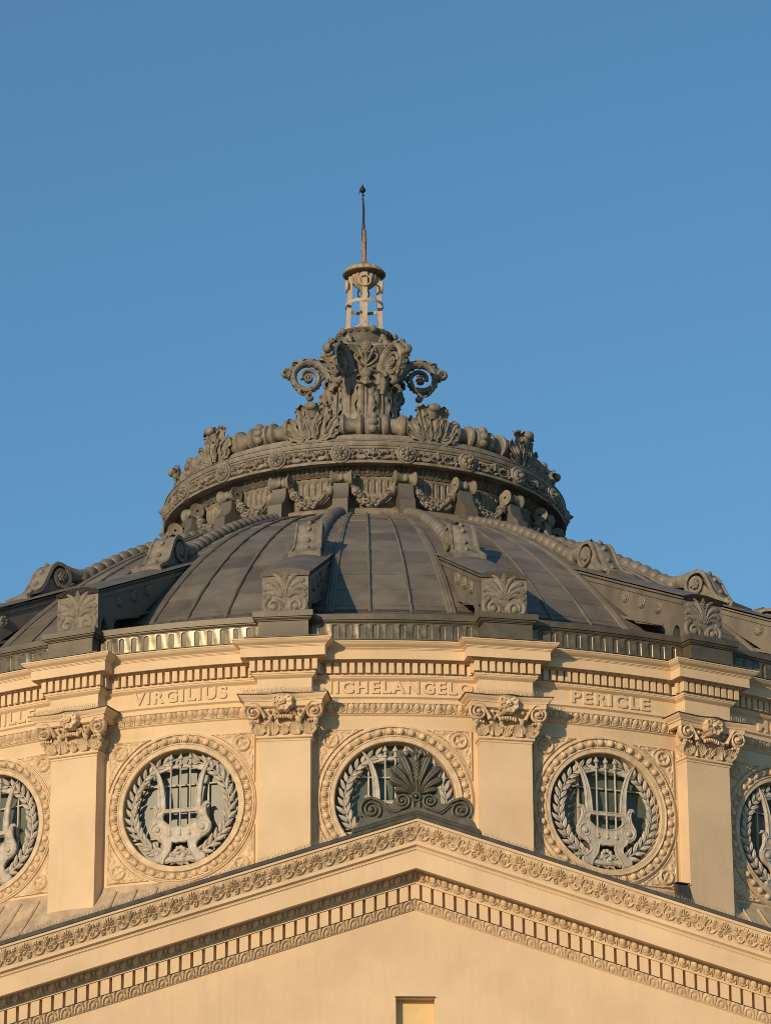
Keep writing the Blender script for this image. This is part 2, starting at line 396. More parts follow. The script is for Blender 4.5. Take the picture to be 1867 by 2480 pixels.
# --- spandrel ornaments, four per bay
def spandrel(su, sv):
    n = 46; uu = np.linspace(.36, 1.545, 80); vv = np.linspace(.36, 1.475, 76); U, V = np.meshgrid(uu, vv, indexing='ij')
    H = np.zeros_like(U); rho = np.hypot(U, V)
    inside = (rho > 1.575) & (U < 1.52) & (V < 1.455)
    H = np.where(inside, .022, -.03)
    edge = np.minimum(np.minimum(rho-1.575, 1.52-U), 1.455-V)
    H = np.where((edge > 0) & (edge < .028), .042, H)
    B = np.zeros_like(U)
    B = stroke(B, U, V, spiral(1.27, 1.225, .135, .135, 0, 1, 24), .030, .06)
    B = stroke(B, U, V, [(1.27, 1.225), (1.271, 1.225)], .05, .045)
    for a in (0, 1, 2, 3): B = stroke(B, U, V, [(1.27+.03*math.cos(a*PI/2+.5), 1.225+.03*math.sin(a*PI/2+.5)), (1.27+.085*math.cos(a*PI/2+.5), 1.225+.085*math.sin(a*PI/2+.5))], [.015, .032], .035)
    for q, wd in (([(1.45, 1.14), (1.47, 1.28), (1.40, 1.40), (1.24, 1.425), (1.12, 1.38)], .035), ([(1.42, 1.05), (1.38, .98), (1.44, .92), (1.47, .84), (1.45, .74)], .04),
                  ([(1.10, 1.22), (1.05, 1.29), (1.10, 1.36), (1.02, 1.40), (.92, 1.36)], .036), ([(.94, 1.40), (.85, 1.37), (.80, 1.42), (.70, 1.415)], .026), ([(1.46, .72), (1.43, .66), (1.48, .60), (1.49, .52)], .022),
                  ([(1.47, .98), (1.46, .9), (1.42, .86)], .02)):
        B = stroke(B, U, V, smoothpath(q, 16), np.linspace(wd*.85, wd*.4, 16), .026)
    H = np.where(inside, H+np.where(edge > .02, B, 0), H)
    m = M(); m.grid(np.stack([U*su, H, V*sv+ZO], -1), keep=inside); return m
SPK = near(75)
for su in (-1, 1):
    for sv in (-1, 1):
        o = spandrel(su, sv).build('spandrel_relief', ORN_PL, ROT, fn=wrap(RW), smooth=50)
        for k in SPK:
            if k: dup(o, R_(18*k))

# --- pilasters with capitals
def block_sweep(m, prof, hw, back=-.45):
    """three-sided moulding (left, front, right) round a block; prof = (projection, z)"""
    rows = [[(-(hw+p), back, z), (-(hw+p), p, z), (hw+p, p, z), (hw+p, back, z)] for p, z in prof]
    m.grid(np.array(rows).transpose(1, 0, 2))
m = M(); block_sweep(m, [(0, 18.5), (0, 23.86), (.015, 23.872), (.015, 23.905), (.03, 23.912), (.05, 23.93), (.052, 23.95), (.04, 23.972), (0, 23.98), (0, 24.0)], HP)
P0 = m.build('pilaster', PLASTER, ROT, fn=flat(RP), rz=R_(9))
m = M()
block_sweep(m, [(0, 23.97), (-.015, 24.0), (-.01, 24.2), (.03, 24.4), (.08, 24.53)], HP-.02)
def lobeleaf(L, wd, th, bend=0.):
    t = np.linspace(0, 1, 9); hw = wd*np.interp(t, [0, .3, .7, .88, .96, 1], [.45, .7, 1., .85, .5, .02]); P = []
    for i in range(9):
        z = bend*t[i]**3
        P.append([(-hw[i], z-.01, L*t[i]), (-hw[i]*.7, z+th*.8, L*t[i]), (0, z+th*.45, L*t[i]), (hw[i]*.7, z+th*.8, L*t[i]), (hw[i], z-.01, L*t[i])])
    return np.array(P)
def fan(m, u, v, wv, wd, h, n=7, th=.03):
    for i in range(n):
        t = (i/(n-1)-.5)*2; L = h*(1-.30*t*t)
        place_leaf(m, lobeleaf(L, wd*.19, th*1.3, bend=.07), t*.55, (u+t*wd*.14, wv, v), tilt=.08+.12*(1-abs(t)))
    for t in (-1, 1): m.tube([(u+t*.016, wv+.01, v), (u+t*.012, wv+.05, v+h*.75), (u+t*.01, wv+.085, v+h*.98)], [.012, .014, .018], 5)
for u in (-.50, -.235, .235, .50): fan(m, u, 23.985, .005, .27, .255)
fan(m, 0, 23.985, .0, .16, .20, 5)
for sg in (-1, 1):                                     # side leaves and volutes on the returns
    for i, w_ in enumerate((-.06, -.24)):
        mm = M(); fan(mm, 0, 23.985, 0, .22, .25); V = mm.verts()
        m.add(np.stack([sg*(HP-.015+V[:, 1]), w_-sg*sg*V[:, 0], V[:, 2]], -1), mm.F)
# stalks, volutes, helices
def volute(m, sg, cu, cv, cw, r, stalk, wid=.05, th=.02, rotv=0.):
    sp = spiral(cu, cv, r, r*.20, PI*.62 if sg < 0 else PI*.38, sg*-1.85 if sg > 0 else 1.85, 40)
    a = smoothpath([stalk, (stalk[0]+sg*.04, stalk[1]+.09), (sp[0][0]-sg*r*.75, sp[0][1]+.005), tuple(sp[0])], 14)
    p = np.concatenate([a[:-1], sp]); n = len(p); ww = np.linspace(cw-.06, cw, n)
    P = uvw(p, ww)
    m.tube(P, np.concatenate([np.linspace(th*1.6, th, 13), np.linspace(th, th*.8, n-13)]), 8, flat=wid/th, ref=(0, 1, 0))
    m.ball((cu, cw+wid*.7, cv), (r*.26, .05, r*.26), 10, 6)
    d = M(); d.lathe([(0, 0), (r*.9, 0)], 16, (cu, cw-wid*.45, cv), (1, 0, 0), (0, 0, 1), (0, 1, 0)); m.join(d)
for sg in (-1, 1):
    m.lathe([(.028, 23.98), (.030, 24.16), (.042, 24.19), (.05, 24.2), (.034, 24.215), (.05, 24.24), (.085, 24.31), (.09, 24.33), (.05, 24.34)], 10, (sg*.30, .06, 0))
    volute(m, sg, sg*.605, 24.425, .18, .178, (sg*.36, 24.30), .07, .026)
    volute(m, -sg, sg*.155, 24.395, .13, .07, (sg*.27, 24.29), .03, .014)
    m.tube([(sg*.64, .10, 24.18), (sg*.63, .17, 24.25), (sg*.60, .16, 24.28)], [.05, .045, .02], 7)
    for q in range(4): m.ball((sg*(.50+.055*q), .16, 24.245-.012*abs(q-1.5)), (.03, .035, .03), 7, 5)
    m.ball((sg*.30, .14, 24.46), .04, 8, 6)
    # volute band on the return side, seen obliquely
    sp = spiral(-.02, 24.42, .15, .03, PI*.4, -1.8, 34)
    m.tube(np.stack([np.full(34, sg*(HP+.12)), sp[:, 0]+.02, sp[:, 1]], -1), .022, 7, flat=2.0, ref=(1, 0, 0))
for q in range(7): m.ball(((q-3)*.052, .15, 24.335-.006*(q-3)**2*.6), (.032, .05, .045), 7, 5)
m.build('capital', ORN_PL, P0, fn=flat(RP), smooth=50)
# abacus with concave front
m = M(); us = np.linspace(-1, 1, 33)
def ab_row(hw, wc, wm_, z, bump=0.):
    pts = [(-(hw), -.42, z)]
    for t in us:
        w_ = wm_+(wc-wm_)*abs(t)**2.2+bump*math.exp(-(t/.2)**2)
        pts.append((t*hw, w_, z))
    pts.append((hw, -.42, z)); return pts
rows = [ab_row(.70, .16, .10, 24.525), ab_row(.75, .20, .13, 24.54), ab_row(.765, .215, .14, 24.545), ab_row(.775, .225, .15, 24.64), ab_row(.80, .245, .17, 24.645), ab_row(.805, .25, .175, 24.672),
        ab_row(.84, .28, .205, 24.70, .04), ab_row(.875, .31, .235, 24.735, .08), ab_row(.885, .315, .24, 24.757, .09)]
m.grid(np.array(rows).transpose(1, 0, 2)); m.build('abacus', PLASTER, P0, fn=flat(RP))
m = M(); rows = [ab_row(.89, .32, .245, 24.757, .09), ab_row(.905, .335, .26, 24.758, .10), ab_row(.905, .335, .26, 24.774, .10), ab_row(.6, .12, .10, 24.80, .05), ab_row(.5, 0, 0, 24.81)]
m.grid(np.array(rows).transpose(1, 0, 2)); m.build('lead_flashing', FLASH, P0, fn=flat(RP))
# flower
m = M(); fc = np.array((0, .275, 24.605))
m.lathe([(.21, -.14), (.21, -.03), (.195, .0), (.10, .0), (.05, -.02), (0, -.02)], 80, fc, (1, 0, 0), (0, 0, 1), (0, 1, 0),
        mod=lambda r, z, a: r*np.where(r > .15, .86+.16*np.abs(np.sin(4*a))**.5, 1))
for i in range(8):
    a = 2*PI*i/8+.39; m.tube([fc+np.array((math.cos(a+b)*r, .004+.012*(r > .1), math.sin(a+b)*r)) for b, r in ((-.34, .10), (-.30, .17), (0, .192), (.30, .17), (.34, .10))], .017, 6)
for i in range(7):
    a = 2*PI*i/7; m.ball(fc+np.array((.04*math.cos(a), .03, .04*math.sin(a))), .028, 7, 5)
m.ball(fc+np.array((0, .045, 0)), .04, 8, 6)
m.tube([fc+np.array(p) for p in ((0, .06, 0), (-.05, .07, -.03), (-.10, .05, -.09))], [.018, .016, .006], 5)
m.build('flower', ORN_PL, P0, fn=flat(RP), smooth=50)
PKS = nearp(80)
for k in PKS:
    if k != 0: dup(P0, R_(18*k+9))

# --- entablature: mouldings swept round the drum, breaking forward over every pilaster
def plan(w_, hk, rb=RB, rk=RK, nb=10):
    pts = []
    for k in range(20):
        al = math.asin((hk+w_)/(rb+w_)); th = R_(18*k)
        for t in np.linspace(-R_(9)+al, R_(9)-al, nb):
            pts.append(((rb+w_)*math.sin(th+t), -(rb+w_)*math.cos(th+t)))
        tp = th+R_(9); e = np.array((math.sin(tp), -math.cos(tp))); t_ = np.array((math.cos(tp), math.sin(tp)))
        pts.append(tuple(e*(rk+w_)-t_*(hk+w_))); pts.append(tuple(e*(rk+w_)+t_*(hk+w_)))
    return np.array(pts)
def sweep(m, prof, hk=HK, **kw):
    rows = []
    for w_, z in prof:
        p = plan(w_, hk, **kw); rows.append(np.concatenate([p, np.full((len(p), 1), z)], 1))
    m.grid(np.array(rows), cv=True)
m = M()
# architrave in the bays only (between the capitals)
pr = [(-.05, 24.44), (-.005, 24.47), (.0, 24.488), (.02, 24.49), (.02, 24.50)]
pr2 = [(.02, 24.665), (.115, 24.668), (.115, 24.685), (.065, 24.69), (.065, 24.768), (.085, 24.785), (.11, 24.80), (.11, 24.815), (.03, 24.83)]
for q in (pr, pr2): m.lathe([(RB+a-.01, b) for a, b in q], 200)
# frieze upwards
sweep(m, [(.0, 24.772), (.03, 24.775), (.03, 25.135), (.045, 25.15), (.075, 25.165), (.105, 25.195), (.105, 25.215), (.118, 25.22), (.118, 25.262), (.085, 25.264), (.085, 25.492),
          (.20, 25.494), (.20, 25.512), (.225, 25.516), (.225, 25.53), (.315, 25.532), (.315, 25.515), (.33, 25.515), (.33, 25.70), (.345, 25.705), (.345, 25.722), (.362, 25.726), (.362, 25.74), (.372, 25.75), (.40, 25.765), (.435, 25.785), (.46, 25.812), (.468, 25.828), (.48, 25.83), (.48, 25.855), (.44, 25.87), (.2, 25.92)])
ENT = m.build('entablature', PLASTER, ROT, smooth=30)
# dentils: one crenellated band
pitch = .1553; path = []; BK, FR, DH = .064, .192, .050          # back and front faces of the band
def crenel(c0, e, t): path.extend([(c0+t*-DH, e*BK), (c0+t*-DH, e*FR), (c0+t*DH, e*FR), (c0+t*DH, e*BK)])
for k in range(20):
    th = R_(18*k); a0 = R_(9)-math.asin((HK+.20)/(RB+.19)); n = int(2*a0*(RB+.128)/pitch)
    for i in range(n):
        a = th+(i-(n-1)/2)*pitch/(RB+.128); e = np.array((math.sin(a), -math.cos(a))); crenel(e*RB, e, np.array((math.cos(a), math.sin(a))))
    tp = th+R_(9); e = np.array((math.sin(tp), -math.cos(tp))); t = np.array((math.cos(tp), math.sin(tp)))
    crenel(e*(RK-.03)-t*HK, -t, e)
    for i in range(9): crenel(e*RK+t*(i-4)*pitch, e, t)
    crenel(e*(RK-.03)+t*HK, t, -e)
P = np.array([a+b for a, b in path]); Q = np.array([a+b*(BK/np.linalg.norm(b)) for a, b in path]); m = M()
m.grid(np.array([np.concatenate([p, np.full((len(p), 1), z)], 1) for p, z in ((Q, 25.489), (P, 25.489), (P, 25.273), (Q, 25.273))]), cv=True)
m.build('dentil_band', PLASTER, ENT, smooth=0)
# egg and dart in the bays
def eggs(L, n, v0, v1, proj, per):
    nu = n*18; U, V = np.meshgrid(np.linspace(-L, L, nu), np.linspace(0, 1, 15), indexing='ij'); h = v1-v0
    u = ((U+L) % per)-per/2; vv = V*h
    H = np.zeros_like(U); a, b = per*.30, h*.50
    b *= .86; q = (u/a)**2+((vv-h*.60)/b)**2; H = np.maximum(H, .055*np.sqrt(np.clip(1-q, 0, None)))
    q2 = np.sqrt((u/(a*1.36))**2+((vv-h*.66)/(b*1.27))**2); H = np.maximum(H, .030*np.sqrt(np.clip(1-((q2-1)/.12)**2, 0, None))*(V > .04))
    d = np.minimum(abs(u-per/2), abs(u+per/2)); H = np.maximum(H, .034*np.sqrt(np.clip(1-(d/(per*.06*(.3+V)))**2, 0, None)))
    return U, H+proj*V**1.5, v0+vv
UL = 13.7*R_(9)-HP-.02
U, H, V = eggs(UL, 15, 24.497, 24.666, .065, 2*UL/15)
m = M(); m.grid(np.stack([U, H+.02, V], -1))
E0 = m.build('egg_and_dart', ORN_PL, ROT, fn=wrap(RB-.01), smooth=60)
for k in near(80):
    if k: dup(E0, R_(18*k))
# names carved in relief on the frieze
for k, txt, wd, du in ((-2, 'ACHILLE', 1.75, .205), (-1, 'VIRGILIUS', 1.96, -.02), (0, 'MICHELANGELO', 3.03, .024), (1, 'PERICLE', 1.70, .117), (2, 'MOLIERE', 1.75, .2)):
    co, F = text_mesh(txt, .262, wd, .06)
    m = M(); m.add(np.stack([co[:, 0]+du, co[:, 2]+.03, co[:, 1]+25.015], -1), F)
    m.build('inscription', PLASTER, ROT, fn=wrap(RB+.005), rz=R_(18*k), smooth=0)

# --- zinc parapet with flutes
m = M(); HQ = .25
sweep(m, [(.50, 25.86), (.505, 25.862), (.505, 25.878), (.33, 25.905), (.29, 25.93), (.262, 25.96), (.255, 26.0), (.255, 26.268), (.285, 26.27), (.285, 26.285), (.305, 26.29), (.325, 26.315), (.325, 26.332), (.355, 26.336), (.355, 26.455), (.345, 26.465), (-.30, 26.50)], HQ)
PAR = m.build('parapet', LEAD, ROT, smooth=30)
def flutes():
    hw = 13.985*R_(9)-.535; pitch_ = .2665; nf = 12; nu = 300
    U, V = np.meshgrid(np.linspace(-hw, hw, nu), np.linspace(25.915, 26.275, 56), indexing='ij')
    H = np.full_like(U, .0)+.05*np.clip((25.95-V)/.035, 0, 1)**2
    for i in range(nf):
        c = (i-(nf-1)/2)*pitch_; d = U-c
        top, bot, r = 26.205, 25.955, .047
        q = np.where(V > top, np.hypot(d, V-top), np.abs(d))
        H = np.where((q < r) & (V > bot), -.062*np.sqrt(np.clip(1-(q/r)**2, 0, None))-.004, H)
    H = H+.006*np.sin(U*9.3+.6)+.004*np.sin(U*23+V*5)
    m = M(); m.grid(np.stack([U, H+.012, V], -1)); return m
F0 = flutes().build('fluted_panel', SHINY, PAR, fn=wrap(RB+.262), smooth=85)
for k in near(80):
    if k: dup(F0, R_(18*k), PAR)
# --- dome
def dome_prof(smax=9.4, n=300, r0=12.2, z0=27.11, pb=47., kk=3.0):
    s = np.linspace(0, smax, n); ph = np.radians(pb-kk*s); ds = s[1]-s[0]; pm = (ph[1:]+ph[:-1])/2
    return s, r0-np.concatenate([[0], np.cumsum(np.cos(pm)*ds)]), z0+np.concatenate([[0], np.cumsum(np.sin(pm)*ds)]), ph
DS, DR, DZ, DP = dome_prof()
def dome_at(s, off=0.):
    r, z, p = np.interp(s, DS, DR), np.interp(s, DS, DZ), np.interp(s, DS, DP)
    return r+off*np.sin(p), z+off*np.cos(p)
def dome_s(r): return float(np.interp(-r, -DR, DS))
DR_f = lambda r: float(np.interp(-r, -DR, DZ))
laps = [0]+[.336+.766*k for k in range(12)]; laps = [x for x in laps if x < 9.0]+[9.4]
m = M(); tones = []
cols = [-9, -5.7, -2., 2., 5.7, 9]
for k in range(20):
    for ci in range(5):
        a = np.radians(np.linspace(cols[ci], cols[ci+1], 5)+18*k)
        for i in range(len(laps)-1):
            jog = .0 if abs(ci-2) == 2 else 0.
            ss = np.linspace(laps[i], laps[i+1], 4); rows = []
            for q, s in enumerate(ss):
                off = .014*(1-q/3.)+.0; r, z = dome_at(s, off)
                rows.append(np.stack([r*np.sin(a), -r*np.cos(a), np.full_like(a, z)], -1))
            r, z = dome_at(ss[0], -.004); rows.insert(0, np.stack([r*np.sin(a), -r*np.cos(a), np.full_like(a, z)], -1))
            m.grid(np.array(rows)); tv = random.gauss(1, .11); tones += [tv]*16
DOME = m.build('dome_roof', SHEET, ROT, smooth=25, tone=tones)
m = M(); m.lathe([(12.18, 27.2), (12.26, 26.9), (12.3, 26.52), (13.4, 26.45)], 160); m.build('gutter', FLASH, DOME)
def meridian(ang, off, s0, s1, n=26):
    s = np.linspace(s0, s1, n); r, z = dome_at(s, off); a = R_(ang); return np.stack([r*math.sin(a), -r*math.cos(a), z], -1)
SM = 9.0
m = M(); p = meridian(0, .028, -0., SM, 30); m.tube(p, np.linspace(.034, .026, 30), 6)
sm0 = m.build('standing_seam', SHEET, DOME, tone=[1.]*len(m.F)); sm0.rotation_euler[2] = R_(2)
for k in range(20):
    for a in (-2, 2):
        if (k, a) != (0, 2):
            dup(sm0, R_(18*k+a), DOME)
# triple mouldings beside the ribs
m = M()
for da, rr in ((-.30, .040), (0, .052), (.30, .040)): m.tube(meridian(da, .02, 0, SM, 30), np.linspace(rr, rr*.7, 30), 7)
bd0 = m.build('triple_moulding', SHEET, DOME, tone=[1.05]*len(m.F)); bd0.rotation_euler[2] = R_(5.9)
for k in range(20):
    for a in (-5.9, 5.9):
        if (k, a) != (0, 5.9): dup(bd0, R_(18*k+a), DOME)
# imbricated ribs
m = M(); s0 = dome_s(9.3); n = 17; ds = (SM-s0)/n
for i in range(n):
    s = np.array([-.02, .12, .32, .55, .8, 1.02])*ds+s0+i*ds; k_ = 1-.28*i/n; rad = np.array([.105, .15, .17, .17, .15, .12])*k_
    r, z = dome_at(s, .05); P = np.stack([0*r, -r, z], -1); m.tube(P, rad, 12, ref=(1, 0, 0))
rb0 = m.build('scaled_rib', SHEET, DOME, tone=[1.02]*len(m.F), smooth=70); rb0.rotation_euler[2] = R_(9)
for k in range(1, 20): dup(rb0, R_(18*k+9), DOME)
# --- consoles with palmette face, S-scroll and hood
CW = .465
def seg_arc(a, b, n): return np.linspace(a, b, n)
def console():
    m = M()
    side = [(13.98, 26.46), (13.98, 27.36), (9.7, 29.31), (10.9, 28.36), (12.2, 27.34), (13.15, 27.0), (13.25, 26.9), (13.27, 26.46), (13.5, 26.46), (13.52, 26.72), (13.60, 26.84), (13.70, 26.86), (13.78, 26.76), (13.80, 26.46)]
    co, F = curve_mesh([[(r, z) for r, z in side]], CW-.03, .0)
    m.add(np.stack([co[:, 2], -co[:, 0], co[:, 1]], -1), F)
    # arched lid
    us = np.linspace(-CW-.03, CW+.03, 13); cap = lambda u: .10*(1-(u/(CW+.03))**2)
    top = [[(u, -r, z+cap(u)+.02) for u in us] for r, z in ((14.03, 27.355), (12, 28.27), (9.65, 29.345))]
    bot = [[(u, -r, z-.05) for u in us] for r, z in ((14.03, 27.355), (12, 28.27), (9.65, 29.345))]
    m.grid(np.array(bot[::-1]+top)); m.grid(np.array([bot[0], top[0]]))
    for sg in (-1, 1):                                     # beam fillets
        m.box((sg*(CW-.02), -11.95, 28.165), (.02, 2.2, .035), rot=Matrix.Rotation(R_(24.5), 3, 'X'))
        m.box((sg*(CW-.02), -12.35, 27.36), (.018, .95, .03), rot=Matrix.Rotation(R_(22), 3, 'X'))
    return m
C0 = console().build('console', SHEET, ROT, rz=R_(9), smooth=30)
me = C0.data; at = me.attributes.new('tone', 'FLOAT', 'FACE'); at.data.foreach_set('value', np.full(len(me.polygons), .95))
# palmette face panel
U, V = np.meshgrid(np.linspace(-CW, CW, 74), np.linspace(26.462, 27.46, 80), indexing='ij'); v = V-26.462; H = np.zeros_like(U)
for sg in (-1, 1):
    H = stroke(H, U, v, spiral(sg*.228, .215, .205, .075, PI/2-sg*.5, -sg*1.25, 34), np.linspace(.05, .034, 34), .055)
    H = stroke(H, U, v, [(sg*.225, .20), (sg*.226, .20)], .07, .075)
    H = stroke(H, U, v, smoothpath([(sg*.025, 0), (sg*.03, .14), (sg*.09, .30)], 8), .03, .04)
    for t, L, b in ((.31, .53, .5), (.66, .49, .55), (1.0, .44, .6), (1.33, .40, .5)):
        dx, dy = math.sin(t), math.cos(t); px, py = dy, -dx
        q = smoothpath([(sg*.06*t, .40), (sg*(dx*L*.5-px*.03), .40+dy*L*.5-py*.03*1), (sg*(dx*L*.86+px*.0), .40+dy*L*.86), (sg*(dx*L*1.02+px*b*.16), .40+dy*L*1.02+py*b*.16)], 14)
        H = stroke(H, U, v, q, np.interp(np.linspace(0, 1, 14), [0, .65, .9, 1], [.020, .060, .054, .022]), .05)
        H = stroke(H, U, v, q[:-2], .011, .066)
H = stroke(H, U, v, smoothpath([(0, .38), (0, .62), (0, .84), (0, .93)], 12), np.interp(np.linspace(0, 1, 12), [0, .5, .85, 1], [.02, .05, .09, .04]), .05)
for i in range(8):
    a = 2*PI*i/8; H = stroke(H, U, v, [(.045*math.cos(a), .80+.075*math.sin(a)), (.046*math.cos(a), .80+.075*math.sin(a))], .024, .08)
H = stroke(H, U, v, [(0, .79), (0, .81)], .035, .075); H = stroke(H, U, v, [(0, .33), (0, .36)], .10, .035)
top = 27.36+.095*(1-(U/CW)**2); keep = np.minimum(V, top-.004)
H = H*.72+.0015*rng.standard_normal(H.shape)
m = M(); m.grid(np.stack([U, H+.012, keep], -1)); m.build('palmette_panel', ZINC, C0, fn=flat(13.985), smooth=60)
# scroll bracket on top of the console
m = M(); sw = .285; SR, SZ = -.86, .38      # place of the bracket along the sloping lid
ctr = (10.88+SR, 29.17+SZ)
spi = spiral(ctr[0], ctr[1], .30, .11, PI*.42, 1.35, 34)
cur = smoothpath([(a+SR, b+SZ) for a, b in ((11.86, 28.50), (11.80, 28.56), (11.52, 28.72), (11.36, 28.95), (11.20, 29.27), (11.06, 29.43))]+[tuple(spi[0])], 26)
cur = np.concatenate([cur[:-1], spi])
for off in (0,):
    th = .05; T = np.gradient(cur, axis=0); T /= np.linalg.norm(T, axis=1)[:, None]; N = np.stack([T[:, 1], -T[:, 0]], -1)
    us = np.array([-sw, -sw*.86, -sw*.80, -sw*.55, -sw*.5, -sw*.25, 0, sw*.25, sw*.5, sw*.55, sw*.80, sw*.86, sw]); hh = np.array([.03, .03, .0, .0, .012, .012, .012, .012, .012, 0, 0, .03, .03])
    wid = np.interp(np.linspace(0, 1, len(cur)), [0, .25, .45, 1], [1.18, 1.0, .95, .95])
    top = np.array([[(u*wid[i], -(cur[i][0]+N[i][0]*h), cur[i][1]+N[i][1]*h) for u, h in zip(us, hh)] for i in range(len(cur))])
    bot = np.array([[(u*wid[i], -(cur[i][0]-N[i][0]*th), cur[i][1]-N[i][1]*th) for u in us[::-1]] for i in range(len(cur))])
    m.grid(np.concatenate([top, bot], 1), cv=True)
    sgn = 1
for f in (.30, .43, .56, .68):
    i = int(f*26*1.15); m.ball((0, -(cur[i][0]+N[i][0]*.0), cur[i][1]+N[i][1]*.0), (.062, .05, .062), 9, 6)
    m.ball((0, -(cur[i][0]-N[i][0]*-.02), cur[i][1]+.02), (.06, .06, .06), 9, 6)
m.box((0, -11.90-SR, 28.44+SZ), (sw*1.2, .045, .075), rot=Matrix.Rotation(R_(24), 3, 'X'))
co, F = curve_mesh([[(a+SR, b+SZ) for a, b in ((11.86, 28.42), (11.50, 28.62), (11.33, 28.88), (11.12, 29.1), (10.9, 29.3), (10.66, 29.17), (10.6, 28.9), (10.75, 28.8))]], sw*.72)
m.add(np.stack([co[:, 2], -co[:, 0], co[:, 1]], -1), F)
for sg in (-1, 1):
    for i in range(6):
        a = 2*PI*i/6; m.ball((sg*(sw*.86), -(ctr[0]+.07*math.cos(a)), ctr[1]+.07*math.sin(a)), (.045, .05, .05), 7, 5)
    m.ball((sg*(sw*.9), -ctr[0], ctr[1]), .045, 7, 5)
m.build('scroll_bracket', ZINC, C0, smooth=45)
# hood at the foot of the rib
m = M(); sH = dome_s(9.45)
for sc in (1.0, .84):
    rows = []
    for q, (s, rad, off) in enumerate(((-.16, .20, .40), (-.11, .195, .36), (.04, .18, .25), (.30, .15, .12), (.7, .135, .05))):
        r, z = dome_at(sH+s, off)
        a = np.linspace(-.32*PI, 1.32*PI, 21); pk = 1+.17*np.exp(-((a-PI/2)/.22)**2)*(1 if q < 2 else .3)
        rows.append(np.stack([rad*sc*np.cos(a), -r-.10*np.sin(a)*(q < 2), z+rad*sc*pk*np.sin(a)], -1))
    m.grid(np.array(rows))
m.build('hood', ZINC, C0, smooth=45)
for sg in (-1, 1):
    for r, z in ((13.05, 27.42), (12.45, 27.72), (11.85, 28.03)):
        m = M(); m.ball((sg*(CW-.02), -r, z), (.05, .125, .135), 12, 7)
        for i in range(7):
            a = 2*PI*i/7; m.ball((sg*(CW+.015), -(r+.075*math.cos(a)), z+.08*math.sin(a)), (.03, .04, .04), 6, 5)
        m.build('rosette', ZINC, C0, smooth=50)
for k in nearp(110):
    if k: dup(C0, R_(18*k+9))

# =================================================================== CROWN ORNAMENT
CR = thing('crown_ornament', 'grey zinc crown of garlands, rosettes and leaves ringing the dome top', 'roof ornament', (0, 0, 32.1))
def put(o, rz=0.): o.matrix_parent_inverse = Matrix.Translation((0, 0, -32.1)); return o
m = M()
m.lathe([(4.78, 31.9), (4.74, 32.20), (4.70, 32.24), (4.50, 32.27), (4.46, 32.34), (4.43, 32.42)], 160); put(m.build('footing', STAIN, CR))
# fluted and egg bands
U, V = np.meshgrid(np.linspace(0, 2*PI, 2001), np.linspace(0, 1, 22), indexing='ij')
z = 32.40+V*.69; u = (U*4.42) % .1543-.07715; q = np.where(z > 32.98, np.hypot(u, z-32.98), abs(u)); q = np.where(z < 32.72, np.hypot(u, z-32.72), q)
H = np.where(q < .042, -.04*np.sqrt(np.clip(1-(q/.042)**2, 0, None)), 0)+np.where(abs(q-.054) < .012, .012, 0)
H = np.where(z > 33.055, .03, H)
m = M(); m.grid(np.stack([(4.43+H)*np.sin(U), -(4.43+H)*np.cos(U), z], -1)); put(m.build('fluted_band', ZINC, CR, smooth=50))
nE = 120
Ue, He, Ve = eggs(PI, nE, 33.09, 33.31, .17, 2*PI/nE)
U, V = np.meshgrid(np.linspace(-PI, PI, nE*14), np.linspace(0, 1, 13), indexing='ij')
per = 2*PI/nE; u = (((U+PI) % per)-per/2)*4.5; pe = per*4.5; vv = V*.23
H = .055*np.sqrt(np.clip(1-(u/(pe*.27))**2-((vv-.125)/.115)**2, 0, None))
q2 = np.sqrt((u/(pe*.38))**2+((vv-.14)/.145)**2); H = np.maximum(H, .04*np.sqrt(np.clip(1-((q2-1)/.13)**2, 0, None)))
d = np.minimum(abs(u-pe/2), abs(u+pe/2)); H = np.maximum(H, .035*np.sqrt(np.clip(1-(d/(pe*.07))**2, 0, None)))
r = 4.46+.16*V**1.4+H
m = M(); m.grid(np.stack([r*np.sin(U), -r*np.cos(U), 33.09+V*.225], -1)); put(m.build('egg_band', ZDARK, CR, smooth=60))
m = M()
m.lathe([(4.6, 33.30), (4.84, 33.285), (4.87, 33.27), (4.89, 33.275), (4.89, 33.335), (4.87, 33.345), (4.84, 33.35), (4.80, 33.355)], 180)
m.lathe([(4.80, 33.64), (4.84, 33.645), (4.85, 33.66), (4.85, 33.69), (4.875, 33.70), (4.885, 33.73), (4.89, 33.74), (4.89, 33.80), (4.91, 33.803), (4.91, 33.82), (4.7, 33.90), (4.55, 33.98), (4.52, 34.04), (4.52, 34.10), (4.3, 34.14), (4.0, 34.16)], 180)
RING = put(m.build('ring', ZINC, CR, smooth=30))
